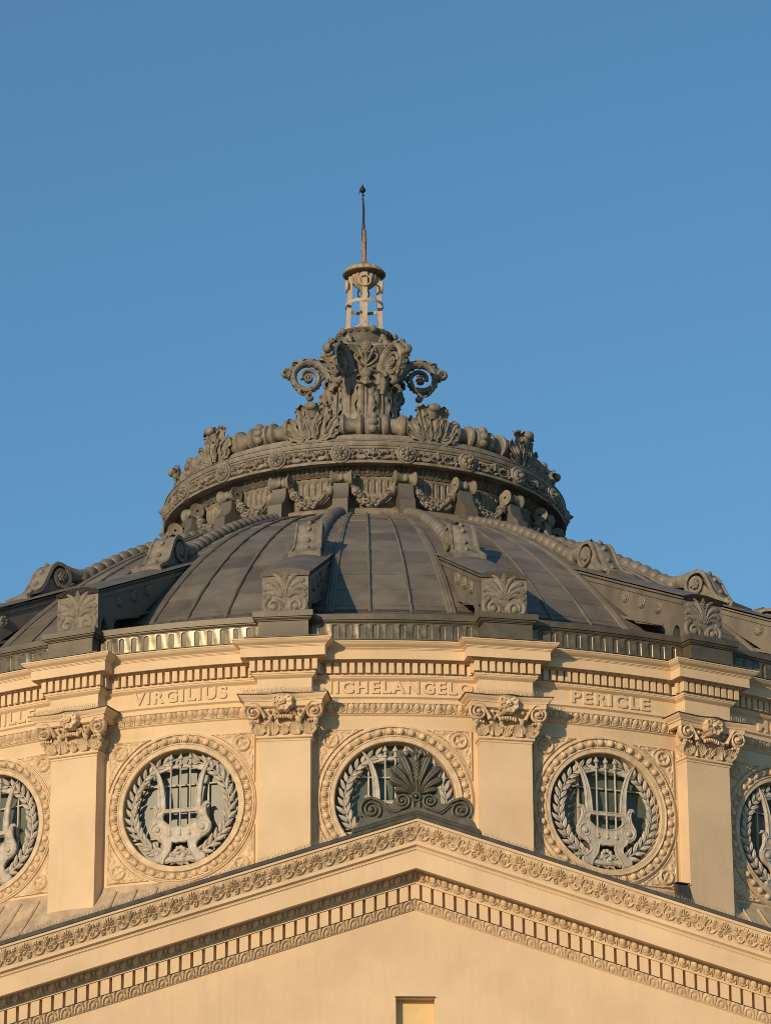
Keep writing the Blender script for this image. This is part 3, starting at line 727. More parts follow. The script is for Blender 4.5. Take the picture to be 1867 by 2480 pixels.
# scroll frieze, one period = 18 degrees between rosettes
half = 4.82*R_(9); U, V = np.meshgrid(np.linspace(-half, half, 150), np.linspace(0, .30, 34), indexing='ij'); H = np.zeros_like(U)
for sg in (-1, 1):
    S_ = lambda pts: [(sg*x, y) for x, y in pts]
    H = stroke(H, U, V, S_(spiral(.47, .20, .062, .02, -PI/2, 1.3, 20)), .022, .05)
    H = stroke(H, U, V, S_(spiral(.33, .225, .05, .015, -PI/2, -1.2, 18)), .02, .045)
    H = stroke(H, U, V, S_(smoothpath([(.50, .05), (.44, .09), (.36, .05), (.25, .03), (.16, .08), (.10, .16)], 18)), np.linspace(.03, .02, 18), .05)
    H = stroke(H, U, V, S_([(.47, .06), (.471, .06)]), .055, .075)
    H = stroke(H, U, V, S_(spiral(.15, .165, .06, .02, PI, -1.1, 18)), .025, .055)
    H = stroke(H, U, V, S_([(.20, .21), (.24, .19)]), .035, .06); H = stroke(H, U, V, S_([(.13, .07), (.08, .06)]), .03, .05)
    H = stroke(H, U, V, S_([(.03, .16), (.08, .24)]), [.02, .035], .06); H = stroke(H, U, V, S_([(.03, .14), (.11, .17)]), [.02, .03], .055)
H = stroke(H, U, V, [(0, .12), (0, .26)], [.025, .04], .07)
a = U/4.82; r = 4.812+H*1.8
m = M(); m.grid(np.stack([r*np.sin(a), -r*np.cos(a), 33.345+V], -1))
ring_rep(m, BAYS).build('scroll_frieze', ZINC, RING, smooth=60)
# rosettes
m = M(); F_ = dict(o=(0, 0, 33.50), X=(1, 0, 0), Y=(0, 0, 1), Z=(0, -1, 0))
m.lathe([(.24, 4.80), (.24, 4.90), (.23, 4.925), (.205, 4.93), (.19, 4.905), (.18, 4.92), (.175, 4.96), (.15, 4.975), (.125, 4.95), (.06, 4.95), (.06, 4.99), (.075, 5.0), (.06, 5.015), (.05, 5.03), (.055, 5.04), (.035, 5.06), (.0, 5.10)], 24, **F_)
for i in range(8):
    a = 2*PI*i/8; m.ball((.115*math.cos(a), -4.965, 33.50+.115*math.sin(a)), (.043, .038, .043), 8, 6)
ro = put(m.build('rosette', ZINC, CR, smooth=45)); ro.rotation_euler[2] = R_(9)
for k in range(1, 20): dup(ro, R_(18*k+9))
# brackets with spools
m = M()
co, F = curve_mesh([[(4.40, 32.80), (4.80, 32.82), (4.80, 32.74), (4.82, 32.6), (4.88, 32.48), (4.96, 32.42), (5.02, 32.36), (5.06, 31.75), (4.4, 31.75)]], .178, .0)
m.add(np.stack([co[:, 2], -co[:, 0], co[:, 1]], -1), F)
br = put(m.build('bracket', SHEET, CR, smooth=30)); br.rotation_euler[2] = R_(9)
at = br.data.attributes.new('tone', 'FLOAT', 'FACE'); at.data.foreach_set('value', np.full(len(br.data.polygons), .66))
m = M(); pr = [(.03, -.25), (.10, -.235), (.15, -.25), (.185, -.25), (.185, -.225), (.16, -.20), (.12, -.12), (.10, -.04), (.10, .04), (.12, .12), (.16, .20), (.185, .225), (.185, .25), (.15, .25), (.10, .235), (.03, .25)]
m.lathe(pr, 18, (0, -4.70, 32.97), (0, 1, 0), (0, 0, 1), (1, 0, 0))
m.ball((0, -4.79, 32.96), (.075, .06, .085), 10, 7); m.ball((0, -4.78, 33.04), (.04, .04, .035), 8, 5)
m.build('spool', ZINC, br, smooth=45)
for k in range(1, 20): dup(br, R_(18*k+9))
# garlands
def garland():
    m = M(); n = 30; a = np.radians(np.linspace(-7.4, 7.4, n)); t = np.linspace(-1, 1, n)
    z = 32.98-.60*(1-np.abs(t)**2.1); r = 4.62+.03*(1-t*t)
    P = np.stack([r*np.sin(a), -r*np.cos(a), z], -1); m.tube(P, .05+.045*(1-abs(t))**.6, 8)
    for i in (0, 1):
        e = slice(0, 6) if i == 0 else slice(n-6, n); q = P[e] if i == 0 else P[e][::-1]
        m.tube(q, [.05, .055, .065, .08, .115, .085], 9)
        m.tube(q[2:4], [.085, .10], 9); m.tube(q[4:6], [.12, .125], 9)
    loc = np.random.default_rng(3)
    for j in range(95):
        tt = loc.uniform(-.66, .66); i = (tt+1)/2*(n-1); k_ = int(i); c = P[k_]; a_ = loc.uniform(0, 2*PI); rr = .055+.05*(1-abs(tt))**.6
        c = c+np.array((math.cos(a_)*rr*.5, -abs(math.sin(a_))*rr*.9-.01, math.cos(a_)*rr*.95))
        if loc.random() < .45: m.ball(c, loc.uniform(.03, .052), 7, 5)
        else:
            d = loc.normal(0, 1, 3); d /= np.linalg.norm(d); d *= loc.uniform(.05, .085); m.tube([c-d, c, c+d], [.006, .026, .006], 5)
    return m
ga = put(garland().build('garland', ZINC, CR, smooth=50))
for k in range(1, 20): dup(ga, R_(18*k))
# wreath torus, period 36 degrees
RT, ZT = 4.27, 34.40
def torus_seg():
    m = M(); deg = np.array([-18, -12, -9.9, -9.7, -9.2, -8.7, -8.5, -8.3, -7.4, -5.2, -4.9, -4.5, -3.6, -2.9, -2.6, -2.4, -2.1, -1.2, 1.2, 2.1, 2.4, 2.6, 2.9, 3.6, 4.5, 4.9, 5.2, 7.4, 8.3, 8.5, 8.7, 9.2, 9.7, 9.9, 12, 18])
    rad = np.array([.24, .255, .265, .295, .30, .295, .265, .24, .19, .17, .20, .265, .28, .235, .185, .185, .25, .275, .275, .25, .185, .185, .235, .28, .265, .20, .17, .19, .24, .265, .295, .30, .295, .265, .255, .24])
    a = np.radians(deg); m.tube(np.stack([RT*np.sin(a), -RT*np.cos(a), np.full_like(a, ZT)], -1), rad, 18, ref=(0, 0, 1), cap=False)
    for t in (-.55, 0.05, .65): m.ball((0, -(RT+.27*math.cos(t)), ZT+.27*math.sin(t)), (.115, .10, .10), 12, 8)
    return m
ring_rep(torus_seg(), [R_(36*k) for k in range(10)]); T0 = put(ring_rep(torus_seg(), [R_(36*k) for k in range(10)]).build('wreath_ring', ZINC, CR, smooth=40))
def leaf_cluster():
    m = M()
    def fr(path, wd, side=(1, 0, 0), **k): m.grid(frond(path, wd, side=side, **k))
    fr([(0, .30, 34.07), (0, .345, 34.35), (0, .31, 34.66), (0, .35, 34.88), (0, .47, 34.86)], .20, flutes=3, lobes=4, dep=.026)
    for sg in (-1, 1):
        fr([(sg*.13, .26, 34.08), (sg*.21, .33, 34.36), (sg*.25, .27, 34.68), (sg*.30, .30, 34.84), (sg*.36, .36, 34.83)], .15, side=(1, 0, -sg*.4), lobes=4)
        fr([(sg*.22, .25, 34.06), (sg*.38, .32, 34.22), (sg*.47, .28, 34.40), (sg*.53, .28, 34.50), (sg*.60, .33, 34.50)], .125, side=(.7, 0, -sg*.7), lobes=3)
        fr([(sg*.20, .29, 34.02), (sg*.36, .32, 34.07), (sg*.50, .30, 34.15), (sg*.60, .34, 34.20)], .095, side=(.3, 0, -sg*.95), lobes=3)
        fr([(sg*.07, .31, 34.04), (sg*.12, .37, 34.30), (sg*.17, .33, 34.52), (sg*.22, .37, 34.62)], .07, lobes=3)
    m.ball((0, .43, 34.80), (.135, .12, .105), 14, 9); m.tube([(0, .25, 34.6), (0, .34, 34.76)], .12, 8)
    return m
lc = put(leaf_cluster().build('leaf_cluster', ZINC, CR, fn=wrap(RT), smooth=60)); lc.rotation_euler[2] = R_(18)
for k in range(1, 10): dup(lc, R_(36*k+18))
# inner roof and stem
m = M(); m.lathe([(4.3, 34.13), (3.0, 34.6), (1.6, 35.2), (1.1, 35.6), (.9, 35.8)], 60); RFO = put(m.build('inner_roof', SHEET, CR, tone=[1.]*len(m.F)))
def stem_mod(r, z, a): return r*(1+np.clip((z-37.45)/.33, 0, 1)*np.clip((38.0-z)/.1, 0, 1)*(-.11-.11*np.cos(6*a+6*PI/2)*-1*-1))
m = M(); m.lathe([(.92, 35.55), (.90, 35.75), (.80, 35.95), (.76, 36.4), (.70, 36.9), (.72, 37.2), (.80, 37.5), (.93, 37.68), (1.04, 37.78), (1.08, 37.81), (1.08, 37.85), (.86, 37.94), (.76, 37.98), (.72, 37.99)], 72, mod=stem_mod)
STEM = put(m.build('stem', ZINC, CR, smooth=40))
m = M(); m.lathe([(.735, 37.92), (.735, 37.95), (.71, 37.97), (.69, 37.99), (.67, 38.18), (.68, 38.25), (.70, 38.34), (.71, 38.36), (.71, 38.38), (.68, 38.40), (.05, 38.42)], 48)
for i in range(24):
    a = 2*PI*i/24; q = spiral(0, 38.305, .05, .015, PI if i % 2 else 0, (-1 if i % 2 else 1)*1.1, 12)
    m.tube(np.array([rotz(np.array((x, -.71, z)), a) for x, z in q]), .016, 5)
DRUM = m.build('drum', ZDARK, STEM, smooth=40)
m = M()
for k in range(12):
    rot = R_(30*k); t = M()
    big = k % 2 == 1
    p = [(0, .05, 35.8), (0, .07, 36.4), (0, .04, 36.85), (0, .08, 37.12), (0, .22, 37.19), (0, .28, 37.04)] if big else [(0, .07, 35.8), (0, .09, 36.2), (0, .06, 36.62), (0, .10, 36.86), (0, .23, 36.9), (0, .27, 36.78)]
    t.grid(frond(p, .235 if big else .21, flutes=2, lobes=6, dep=.045, nt=44, ns=23, curl=.8)); t.tube([(0, .07, 35.8), (0, .09, 36.4), (0, .06, 36.9)], [.035, .03, .02], 6)
    m.add(rotz(wrap(.72)(t.verts()), rot), t.F)
m.build('acanthus', ZINC, STEM, smooth=60)
def bud():
    m = M(); y = -.98
    m.ball((0, y+.02, 37.72), (.12, .10, .19), 12, 9)
    for i in range(5):
        for j in range(9):
            a = 2*PI*(j+.5*(i % 2))/9; zz = -.12+.06*i; rr = math.sqrt(max(0, 1-(zz/.19)**2))
            m.ball((.115*rr*math.cos(a), y+.02+.095*rr*math.sin(a), 37.72+zz), .026, 6, 4)
    m.tube([(0, y+.05, 37.55), (0, y+.12, 37.38), (0, y+.2, 37.2)], [.05, .035, .05], 7)
    for sg in (-1, 1):
        m.tube(smoothpath([(0, y+.12, 37.35), (sg*.09, y+.05, 37.5), (sg*.16, y, 37.66), (sg*.24, y+.05, 37.78)], 9), [.012, .02, .03, .038, .042, .04, .03, .02, .008], 6)
        m.tube(smoothpath([(0, y+.16, 37.30), (sg*.12, y+.08, 37.34), (sg*.25, y+.04, 37.45), (sg*.27, y+.06, 37.56), (sg*.20, y+.05, 37.60)], 12), .028, 6)
        m.tube(smoothpath([(sg*.03, y+.2, 37.22), (sg*.10, y+.12, 37.24), (sg*.15, y+.12, 37.18)], 7), .03, 6)
    m.lathe([(.0, .06), (.06, .06), (.13, .02), (.15, -.04), (.08, -.06)], 14, (0, y+.14, 37.13), (1, 0, 0), (0, 0, 1), (0, -1, 0)); m.ball((0, y+.12, 36.93), (.11, .10, .09), 10, 7)
    return m
b0 = bud().build('seed_bud', ZINC, STEM, smooth=50)
for k in range(1, 6): dup(b0, R_(60*k), STEM)
def crown_volute():
    # in the radial plane: x = tangential, y = -radius
    m = M(); cr, cz = 1.36, 37.29
    sp = spiral(cr, cz, .435, .15, PI*.80, -1.42, 56)       # clockwise from the stem side over the top
    arm = smoothpath([(.72, 36.75), (.78, 37.05), (.88, 37.38), tuple(sp[0])], 12)
    p = np.concatenate([arm[:-1], sp]); n = len(p); rad = np.interp(np.arange(n), [0, 8, 14, 40, n-1], [.105, .11, .088, .068, .042])
    P = np.stack([np.zeros(n), -p[:, 0], p[:, 1]], -1); m.tube(P, rad, 10, ref=(1, 0, 0), flat=1.7)
    for off in (-.06, .06): m.tube(P[6:50]+np.array((off*1.6, 0, 0)), rad[6:50]*.33, 6, ref=(1, 0, 0))
    for i in (13, 16, 42, 44):                             # binding collars
        m.tube(P[i:i+2], rad[i]*1.28, 10, ref=(1, 0, 0), flat=1.2)
    for q, tk in ((spiral(1.90, 37.40, .12, .03, -PI*.6, -1.5, 22), .05), (spiral(1.30, 36.80, .10, .03, PI*.55, -.8, 16), .05), (spiral(1.05, 37.33, .07, .02, PI, 1.2, 14), .03), (spiral(1.72, 37.68, .06, .02, -PI*.5, -.9, 12), .035)):
        m.tube(np.stack([np.zeros(len(q)), -q[:, 0], q[:, 1]], -1), np.linspace(tk*1.2, tk*.7, len(q)), 8, ref=(1, 0, 0), flat=2.0)
    for a_, b_, wd_ in ((10, 24, .15), (23, 36, .14)):   # acanthus wrapping the scroll
        d = P[a_:b_]-np.array((0, -cr, cz)); d /= np.linalg.norm(d, axis=1)[:, None]; n_ = b_-a_
        lift = np.interp(np.arange(n_), [0, n_*.6, n_-1], [.8, 1.0, 2.3])[:, None]
        m.grid(frond(P[a_:b_]+d*rad[a_:b_, None]*lift, wd_, flutes=2, lobes=4, dep=.03, nt=36, ns=17, curl=-.9))
    for i in range(17, 50, 2):                             # leaf serrations on the outer edge
        d = P[i]-np.array((0, -cr, cz)); d /= np.linalg.norm(d); c = P[i]+d*rad[i]*.95
        m.ball(c, (.05, .035, .035), 6, 5)
    for sx in (-1, 1):
        for i in range(8):
            a = 2*PI*i/8; m.ball((sx*.06, -(cr+.075*math.cos(a)), cz+.075*math.sin(a)), (.05, .042, .042), 7, 5)
        m.ball((sx*.10, -cr, cz), .04, 7, 5)
        m.grid(np.stack([np.full((12, 3), sx*.11)+np.array([0, .03, 0])[None]*sx, -(np.stack([p[16:40:2, 0]+0*k for k in (0, 1, 2)], 1)+np.array([-.05, 0, .05])[None]*0), np.stack([p[16:40:2, 1]+k for k in (-.06, 0, .06)], 1)], -1))
    m.tube([(0, -.80, 36.62), (0, -.86, 36.9), (0, -.83, 37.1)], [.06, .09, .05], 8)
    return m
v0_ = crown_volute().build('volute', ZINC, STEM, smooth=50); v0_.rotation_euler[2] = R_(30)
for k in range(1, 6): dup(v0_, R_(60*k+30), STEM)
b = M(); b.ball((0, -.84, 38.04), (.11, .10, .09), 10, 7); b.ball((0, -.82, 38.14), (.06, .06, .06), 10, 6); b.ball((0, -.86, 38.10), (.06, .06, .06), 8, 5)
b.tube([(0, -1.02, 37.74), (0, -.98, 37.90), (0, -.88, 38.0)], [.10, .09, .06], 8); b.tube([(-.14, -.90, 37.96), (.14, -.90, 37.96)], [.055, .055], 7)
kn = b.build('collar_knob', ZINC, STEM, smooth=50); kn.rotation_euler[2] = R_(30)
b = M(); b.ball((0, -.76, 38.32), .088, 12, 8); kb = b.build('ball', ZINC, STEM, smooth=50); kb.rotation_euler[2] = .25
for k in range(1, 6): dup(kn, R_(60*k+30), STEM); dup(kb, R_(60*k)+.25, STEM)

for ch in CR.children:                                 # the ring's overall width
    if ch is not STEM: ch.scale = (.982, .982, 1)
# =================================================================== LANTERN
LN = thing('lantern', 'small open beige steel lantern with a ribbed round cap on top of the crown', 'lantern', (0, 0, 38.65))
def putl(o): o.matrix_parent_inverse = Matrix.Translation((0, 0, -38.65)); return o
m = M(); P = np.array([(0, -.43, 38.6), (0, -.355, 39.9)])
co = [(x, y) for x, y in ((-.065, 0), (.065, 0))]
V = np.array([[(x, -(r), z), (x, -(r-.11), z)] for (r, z) in ((.465, 38.38), (.385, 39.985)) for x in (-.06, .06)]).reshape(-1, 3)
m.add(V, [(0, 1, 3, 2), (4, 5, 7, 6), (0, 2, 6, 4), (1, 3, 7, 5), (0, 1, 5, 4), (2, 3, 7, 6)])
lg = putl(m.build('leg', STEEL, LN, smooth=0))
m = M(); q = np.linspace(0, 2*PI, 29)[:-1]
m.tube([(.14*math.cos(a), -.425, 39.74+.14*math.sin(a)) for a in q], .022, 8, closed=True, flat=1.6, ref=(0, 1, 0))
lp = m.build('ring', STEEL, lg)
for k in range(1, 4): dup(lg, R_(90*k))
m = M(); rows = [[(r*math.cos(a), r*math.sin(a), z) for a in np.linspace(0, 2*PI, 49)[:-1]] for r, z in ((.465, 39.18), (.465, 39.26), (.455, 39.26), (.455, 39.18))]
m.grid(np.array(rows), cu=True, cv=True); putl(m.build('hoop', STEEL, LN, smooth=30))
m = M()
for a in (0, 1, 2, 3):
    p0 = rotz(np.array((0, -.46, 38.64)), a*PI/2); p1 = rotz(np.array((0, -.46, 38.42)), a*PI/2+PI/4)
    m.tube([p0, p1], .03, 4, flat=.5); p1 = rotz(np.array((0, -.46, 38.42)), a*PI/2-PI/4); m.tube([p0, p1], .03, 4, flat=.5)
putl(m.build('brace', STEEL, LN, smooth=0))
m = M(); m.box((-.05, .12, 38.93), (.05, .02, .53)); m.box((0.02, .10, 38.9), (.018, .018, .5)); putl(m.build('cable_duct', STEEL, LN, smooth=0))
def lob(n, amp): return lambda r, z, a: r*(1-amp*np.abs(np.cos(n*a/2))*(r > .1))
m = M(); m.lathe([(.30, 40.02), (.42, 40.015), (.50, 40.03), (.515, 40.045)], 60)
CAP = putl(m.build('cap', ZDARK, LN, smooth=40))  # underside in darker zinc than the rim: its shade put into the colour
m = M(); m.lathe([(.51, 40.04), (.53, 40.05), (.533, 40.07), (.515, 40.085), (.47, 40.09)], 60); m.build('rim', CAPM, CAP, smooth=40)
m = M(); m.lathe([(.47, 40.08), (.485, 40.12), (.46, 40.17), (.38, 40.215), (.28, 40.235)], 144, mod=lambda r, z, a: r*(1-.06*np.abs(np.cos(8*a))**6)); m.build('gadroon', CAPM, CAP, smooth=60)
m = M(); m.lathe([(.30, 40.24), (.22, 40.30), (.10, 40.37), (.06, 40.43), (.05, 40.46)], 30); m.build('cap_cone', RUST, CAP)
m = M(); m.lathe([(.33, 40.02), (.35, 39.96), (.33, 39.89), (.27, 39.80), (.18, 39.72), (.10, 39.67), (.08, 39.61), (.0, 39.57)], 144, mod=lambda r, z, a: r*(1-.10*np.abs(np.cos(8*a))**5*(r > .1))); m.build('gadrooned_bowl', CAPM, CAP, smooth=60)
# lightning rod
LR = thing('lightning_rod', 'thin dark lightning rod with a rusty foot and small ball tip', 'lightning rod', (0, 0, 40.4))
def putr(o): o.matrix_parent_inverse = Matrix.Translation((0, 0, -40.4)); return o
m = M(); m.tube([(0, 0, 40.35), (0, 0, 40.8), (-.004, 0, 41.2), (-.004, 0, 41.25)], [.058, .052, .046, .03], 10)
for z_, a in ((40.62, 0), (40.8, 2), (40.95, 4), (40.7, 3.5)): m.tube([(.03*math.cos(a), .03*math.sin(a), z_), (.095*math.cos(a), .095*math.sin(a), z_+.02)], .008, 5)
putr(m.build('rusty_pole', RUST, LR))
m = M(); m.tube([(-.004, 0, 41.2), (-.012, 0, 41.7), (-.03, 0, 42.3)], [.022, .018, .016], 8); putr(m.build('rod', DARK, LR))
m = M(); m.tube(smoothpath([(.04, -.02, 40.5), (.055, -.03, 40.9), (.05, -.03, 41.2), (.012, -.02, 41.45), (.01, -.02, 41.8), (-.02, -.02, 42.2)], 30), .009, 5)
m.tube(smoothpath([(-.05, -.02, 41.0), (-.055, -.03, 41.2), (-.035, -.02, 41.5), (-.022, -.02, 41.9), (-.03, -.01, 42.2)], 24), .008, 5); putr(m.build('wire', DARK, LR))
m = M(); m.lathe([(.0, 42.27), (.035, 42.285), (.075, 42.33), (.082, 42.355), (.07, 42.39), (.03, 42.44), (.012, 42.50), (.0, 42.53)], 16, (-.034, 0, 0)); m.ball((-.02, 0, 42.22), (.035, .03, .03), 8, 5); m.ball((-.03, 0, 42.12), (.03, .03, .02), 8, 5)
m.tube([(-.09, 0, 42.33), (-.14, 0, 42.24)], [.014, .006], 5); putr(m.build('ball_tip', DARK, LR))

# =================================================================== PORTICO GABLE
PO = thing('portico_gable', 'cream pediment gable with ornate raking cornice in front of the drum', 'building', (0, -20, 0))
def putp(o): o.matrix_parent_inverse = Matrix.Translation((0, 20, 0)); return o
SL = .3255; XE = 11.0
def rake(m, prof, x0=-XE, x1=XE, n=2):
    xs = np.concatenate([np.linspace(x0, 0, n), np.linspace(0, x1, n)[1:]])
    m.grid(np.array([[(x, y, z-SL*abs(x)) for x in xs] for y, z in prof]))
m = M()
NX0, NX1, NZ1 = -.345, .337, 17.235
zz = lambda x: 18.835-SL*abs(x)
for x0, x1 in ((-XE, NX0), (NX1, XE)):
    xs = np.linspace(x0, x1, 24); m.grid(np.array([[(x, -20.14, z_) for z_ in np.linspace(13.0, zz(x), 12)] for x in xs]))
xs = np.array([NX0, 0, NX1]); m.grid(np.array([[(x, -20.14, NZ1), (x, -20.14, zz(x))] for x in xs])); m.grid(np.array([[(x, -20.14, 13.0), (x, -20.14, 14.2)] for x in xs]))
m.grid(np.array([[(NX0, y, 14.2), (NX0, y, NZ1), (NX1, y, NZ1), (NX1, y, 14.2)] for y in (-20.14, -19.94)]))
GW = putp(m.build('gable_wall', PLASTER, PO, smooth=0))
m = M(); m.box(((NX0+NX1)/2, -19.92, 15.7), ((NX1-NX0)/2, .02, 1.6)); NP = putp(m.build('niche_panel', NICHE, PO, smooth=0))
m = M(); m.box(((NX0+NX1)/2, -20.152, NZ1+.012), ((NX1-NX0)/2+.012, .012, .012)); putp(m.build('niche_flashing', FLASH, PO, smooth=0))
m = M()
rake(m, [(-21.0, 20.268), (-21.0, 20.222), (-20.985, 20.215)])
rake(m, [(-20.80, 19.93), (-20.795, 19.925), (-20.795, 19.852), (-20.785, 19.846), (-20.765, 19.842), (-20.735, 19.822), (-20.725, 19.80), (-20.728, 19.785), (-20.71, 19.782), (-20.71, 19.772), (-20.70, 19.77), (-20.70, 19.445), (-20.66, 19.45), (-20.66, 19.47), (-20.44, 19.475), (-20.43, 19.455), (-20.40, 19.45)])
rake(m, [(-20.335, 19.30), (-20.345, 19.297), (-20.345, 19.262), (-20.20, 19.262), (-20.20, 18.998), (-20.16, 18.996)])
rake(m, [(-20.175, 18.845), (-20.165, 18.828), (-20.155, 18.826), (-20.15, 18.82), (-20.13, 18.82)])
RC = putp(m.build('raking_cornice', PLASTER, PO, smooth=0))
m = M(); rake(m, [(-20.985, 20.268), (-21.02, 20.269), (-21.025, 20.272), (-21.025, 20.33), (-21.0, 20.345), (-20.6, 20.37), (-13.5, 20.37)]); putp(m.build('roof', FLASH, PO, smooth=0))
# carved palmette and lotus band
def orn_band():
    per = .72; nu, nv = 84, 36; U, V = np.meshgrid(np.linspace(-per/2, per/2, nu), np.linspace(0, .30, nv), indexing='ij'); H = np.zeros_like(U)
    for i in range(9):
        t = (i-4)/4*1.75; L = .135-.02*abs(t)
        H = stroke(H, U, V, [(.03*math.sin(t), .125+.03*math.cos(t)), (L*.8*math.sin(t), .125+L*math.cos(t))], [.006, .0140], .034)
    H = stroke(H, U, V, [(0, .11), (0, .112)], .03, .035)
    for sg in (-1, 1):
        S_ = lambda q: [(sg*x, y) for x, y in q]
        H = stroke(H, U, V, S_(spiral(.075, .055, .045, .01, PI*.5, -1.25, 18)), .0115, .034)
        H = stroke(H, U, V, S_(smoothpath([(.08, .10), (.15, .10), (.19, .05), (.25, .025), (.31, .04), (.345, .10)], 18)), .012, .036)
        H = stroke(H, U, V, S_(spiral(.275, .085, .042, .01, -PI*.5, 1.25, 18)), .0105, .034)
        H = stroke(H, U, V, S_(smoothpath([(.36, .09), (.335, .17), (.29, .225), (.25, .215), (.255, .19)], 12)), .013, .034)
        H = stroke(H, U, V, S_(smoothpath([(.36, .12), (.345, .20), (.325, .26)], 8)), .0115, .034)
        for a in range(4): H = stroke(H, U, V, S_([(.185+.02*math.cos(a*PI/2+.7), .215+.02*math.sin(a*PI/2+.7)), (.186+.02*math.cos(a*PI/2+.7), .215+.02*math.sin(a*PI/2+.7))]), .02, .03)
        H = stroke(H, U, V, S_(spiral(.20, .135, .03, .008, 0, 1.1, 12)), .010, .028)
    H = np.where(abs(U) > per/2-.012, np.maximum(H, .03*(V > .08)*(V < .26)), H)
    return U, V, H
U, V, H = orn_band(); m = M()
t = V/.30; yb = .0+.175*(t-.10*np.sin(2*PI*t)); Ysurf = -20.80-yb-H*1.05
for k in range(-15, 15):
    x = U+(k+.5)*.72
    m.grid(np.stack([x, Ysurf, 19.922+V-SL*np.abs(x)], -1))
m.build('palmette_band', ORN_PL, RC, smooth=60).matrix_parent_inverse = Matrix()
# egg and dart of the rake
per = .209; n = 100; U, H, V = eggs(n*per/2, n, 19.302, 19.462, .0, per); m = M(); tt = (V-19.302)/.16
m.grid(np.stack([U, -20.335-H*1.25-.075*tt**1.4, V-SL*np.abs(U)], -1)); m.build('egg_and_dart', ORN_PL, RC, smooth=60)
# dentils (block faces stay plumb), one crenellated band
pit = .2015; xy = []
for i in range(-52, 53):
    x = i*pit; xy += [(x-.075, 0), (x-.075, 1)]+([(0, 1)] if i == 0 else [])+[(x+.075, 1), (x+.075, 0)]
X = np.array([a for a, b in xy]); YF = np.array([-.115*b for a, b in xy])-20.206; YB = np.full(len(X), -20.19)
m = M(); m.grid(np.stack([np.stack([X, y, z-SL*abs(X)], -1) for y, z in ((YB, 19.258), (YF, 19.258), (YF, 18.992), (YB, 18.992))]))
m.build('dentil_band', PLASTER, RC, smooth=0)
# leaf moulding under the dentils
per = .24; nP = 90; U, V = np.meshgrid(np.linspace(-nP*per/2, nP*per/2, nP*16), np.linspace(0, .115, 13), indexing='ij'); u = ((U+nP*per/2) % per)-per/2; H = np.zeros_like(U)
q = np.hypot(u/.078, (V-.03)/.075); H = np.maximum(H, .030*np.sqrt(np.clip(1-((q-.95)/.22)**2, 0, None))); H = np.maximum(H, .028*np.sqrt(np.clip(1-(q/.55)**2, 0, None)))
d = per/2-abs(u)
H = np.maximum(H, .030*np.sqrt(np.clip(1-(d/(.010+.02*V/.115))**2, 0, None))); d2 = abs(d-.03-.05*(V/.115)**2); H = np.maximum(H, .022*np.sqrt(np.clip(1-(d2/.013)**2, 0, None)))
m = M(); m.grid(np.stack([U, -20.165-.115*(V/.115)-H*1.0, 18.842+V*1.2-SL*np.abs(U)], -1)); m.build('leaf_moulding', ORN_PL, RC, smooth=60)
# portico body below and behind the gable
m = M(); m.box((-XE+.1, -17, 6.5), (.1, 3., 6.5)); m.box((XE-.1, -17, 6.5), (.1, 3., 6.5)); m.box((0, -19.95, 12.0), (XE, .04, 1.0)); putp(m.build('entablature', PLASTER, PO, smooth=0))
m = M()
for i in range(6): m.lathe([(.95, 0), (.95, .3), (.8, .4), (.78, 4), (.68, 10.2), (.72, 10.3), (.9, 10.9), (.95, 11)], 28, (-10+4*i, -19.6, 0))
putp(m.build('colonnade', PLASTER, PO))

# =================================================================== ACROTERION on the gable peak
AC = thing('acroterion', 'dark grey palmette ornament with curled scrolls on the gable peak', 'roof ornament', (0, -20.75, 20.35))
def puta(o): o.matrix_parent_inverse = Matrix.Translation((0, 20.75, -20.35)); return o
AF = lambda P: np.stack([P[..., 0], -20.80-P[..., 1], P[..., 2]], -1)
base = [(-1.14, 19.98), (-1.14, 20.05), (-1.06, 20.12), (-1.02, 20.22), (-.93, 20.30), (-.6, 20.28), (-.3, 20.40), (0, 20.50), (.3, 20.40), (.6, 20.28), (.93, 20.30), (1.02, 20.22), (1.06, 20.12), (1.14, 20.05), (1.14, 19.98), (0, 20.352)]
m = M(); co, F = curve_mesh([base], .10, .012); m.add(np.stack([co[:, 0], co[:, 2], co[:, 1]], -1), F)
m.tube([(-1.12, .11, 20.075), (0, .11, 20.43), (1.12, .11, 20.075)], .02, 6); m.tube([(-1.14, .115, 20.02), (0, .115, 20.385), (1.14, .115, 20.02)], .022, 6)
plate = [(-.98, 20.36), (-1.0, 20.5), (-.9, 20.64), (-.72, 20.66), (-.55, 20.58), (-.42, 20.57), (-.38, 20.66), (-.28, 20.74), (-.12, 20.74), (0, 20.8), (.12, 20.74), (.28, 20.74), (.38, 20.66), (.42, 20.57), (.55, 20.58), (.72, 20.66), (.9, 20.64), (1.0, 20.5), (.98, 20.36), (.7, 20.24), (0, 20.45), (-.7, 20.24)]
co, F = curve_mesh([plate], .05, .01); m.add(np.stack([co[:, 0], co[:, 2]-.02, co[:, 1]], -1), F)
puta(m.build('base', BRONZE, AC, fn=AF, smooth=35))
m = M()
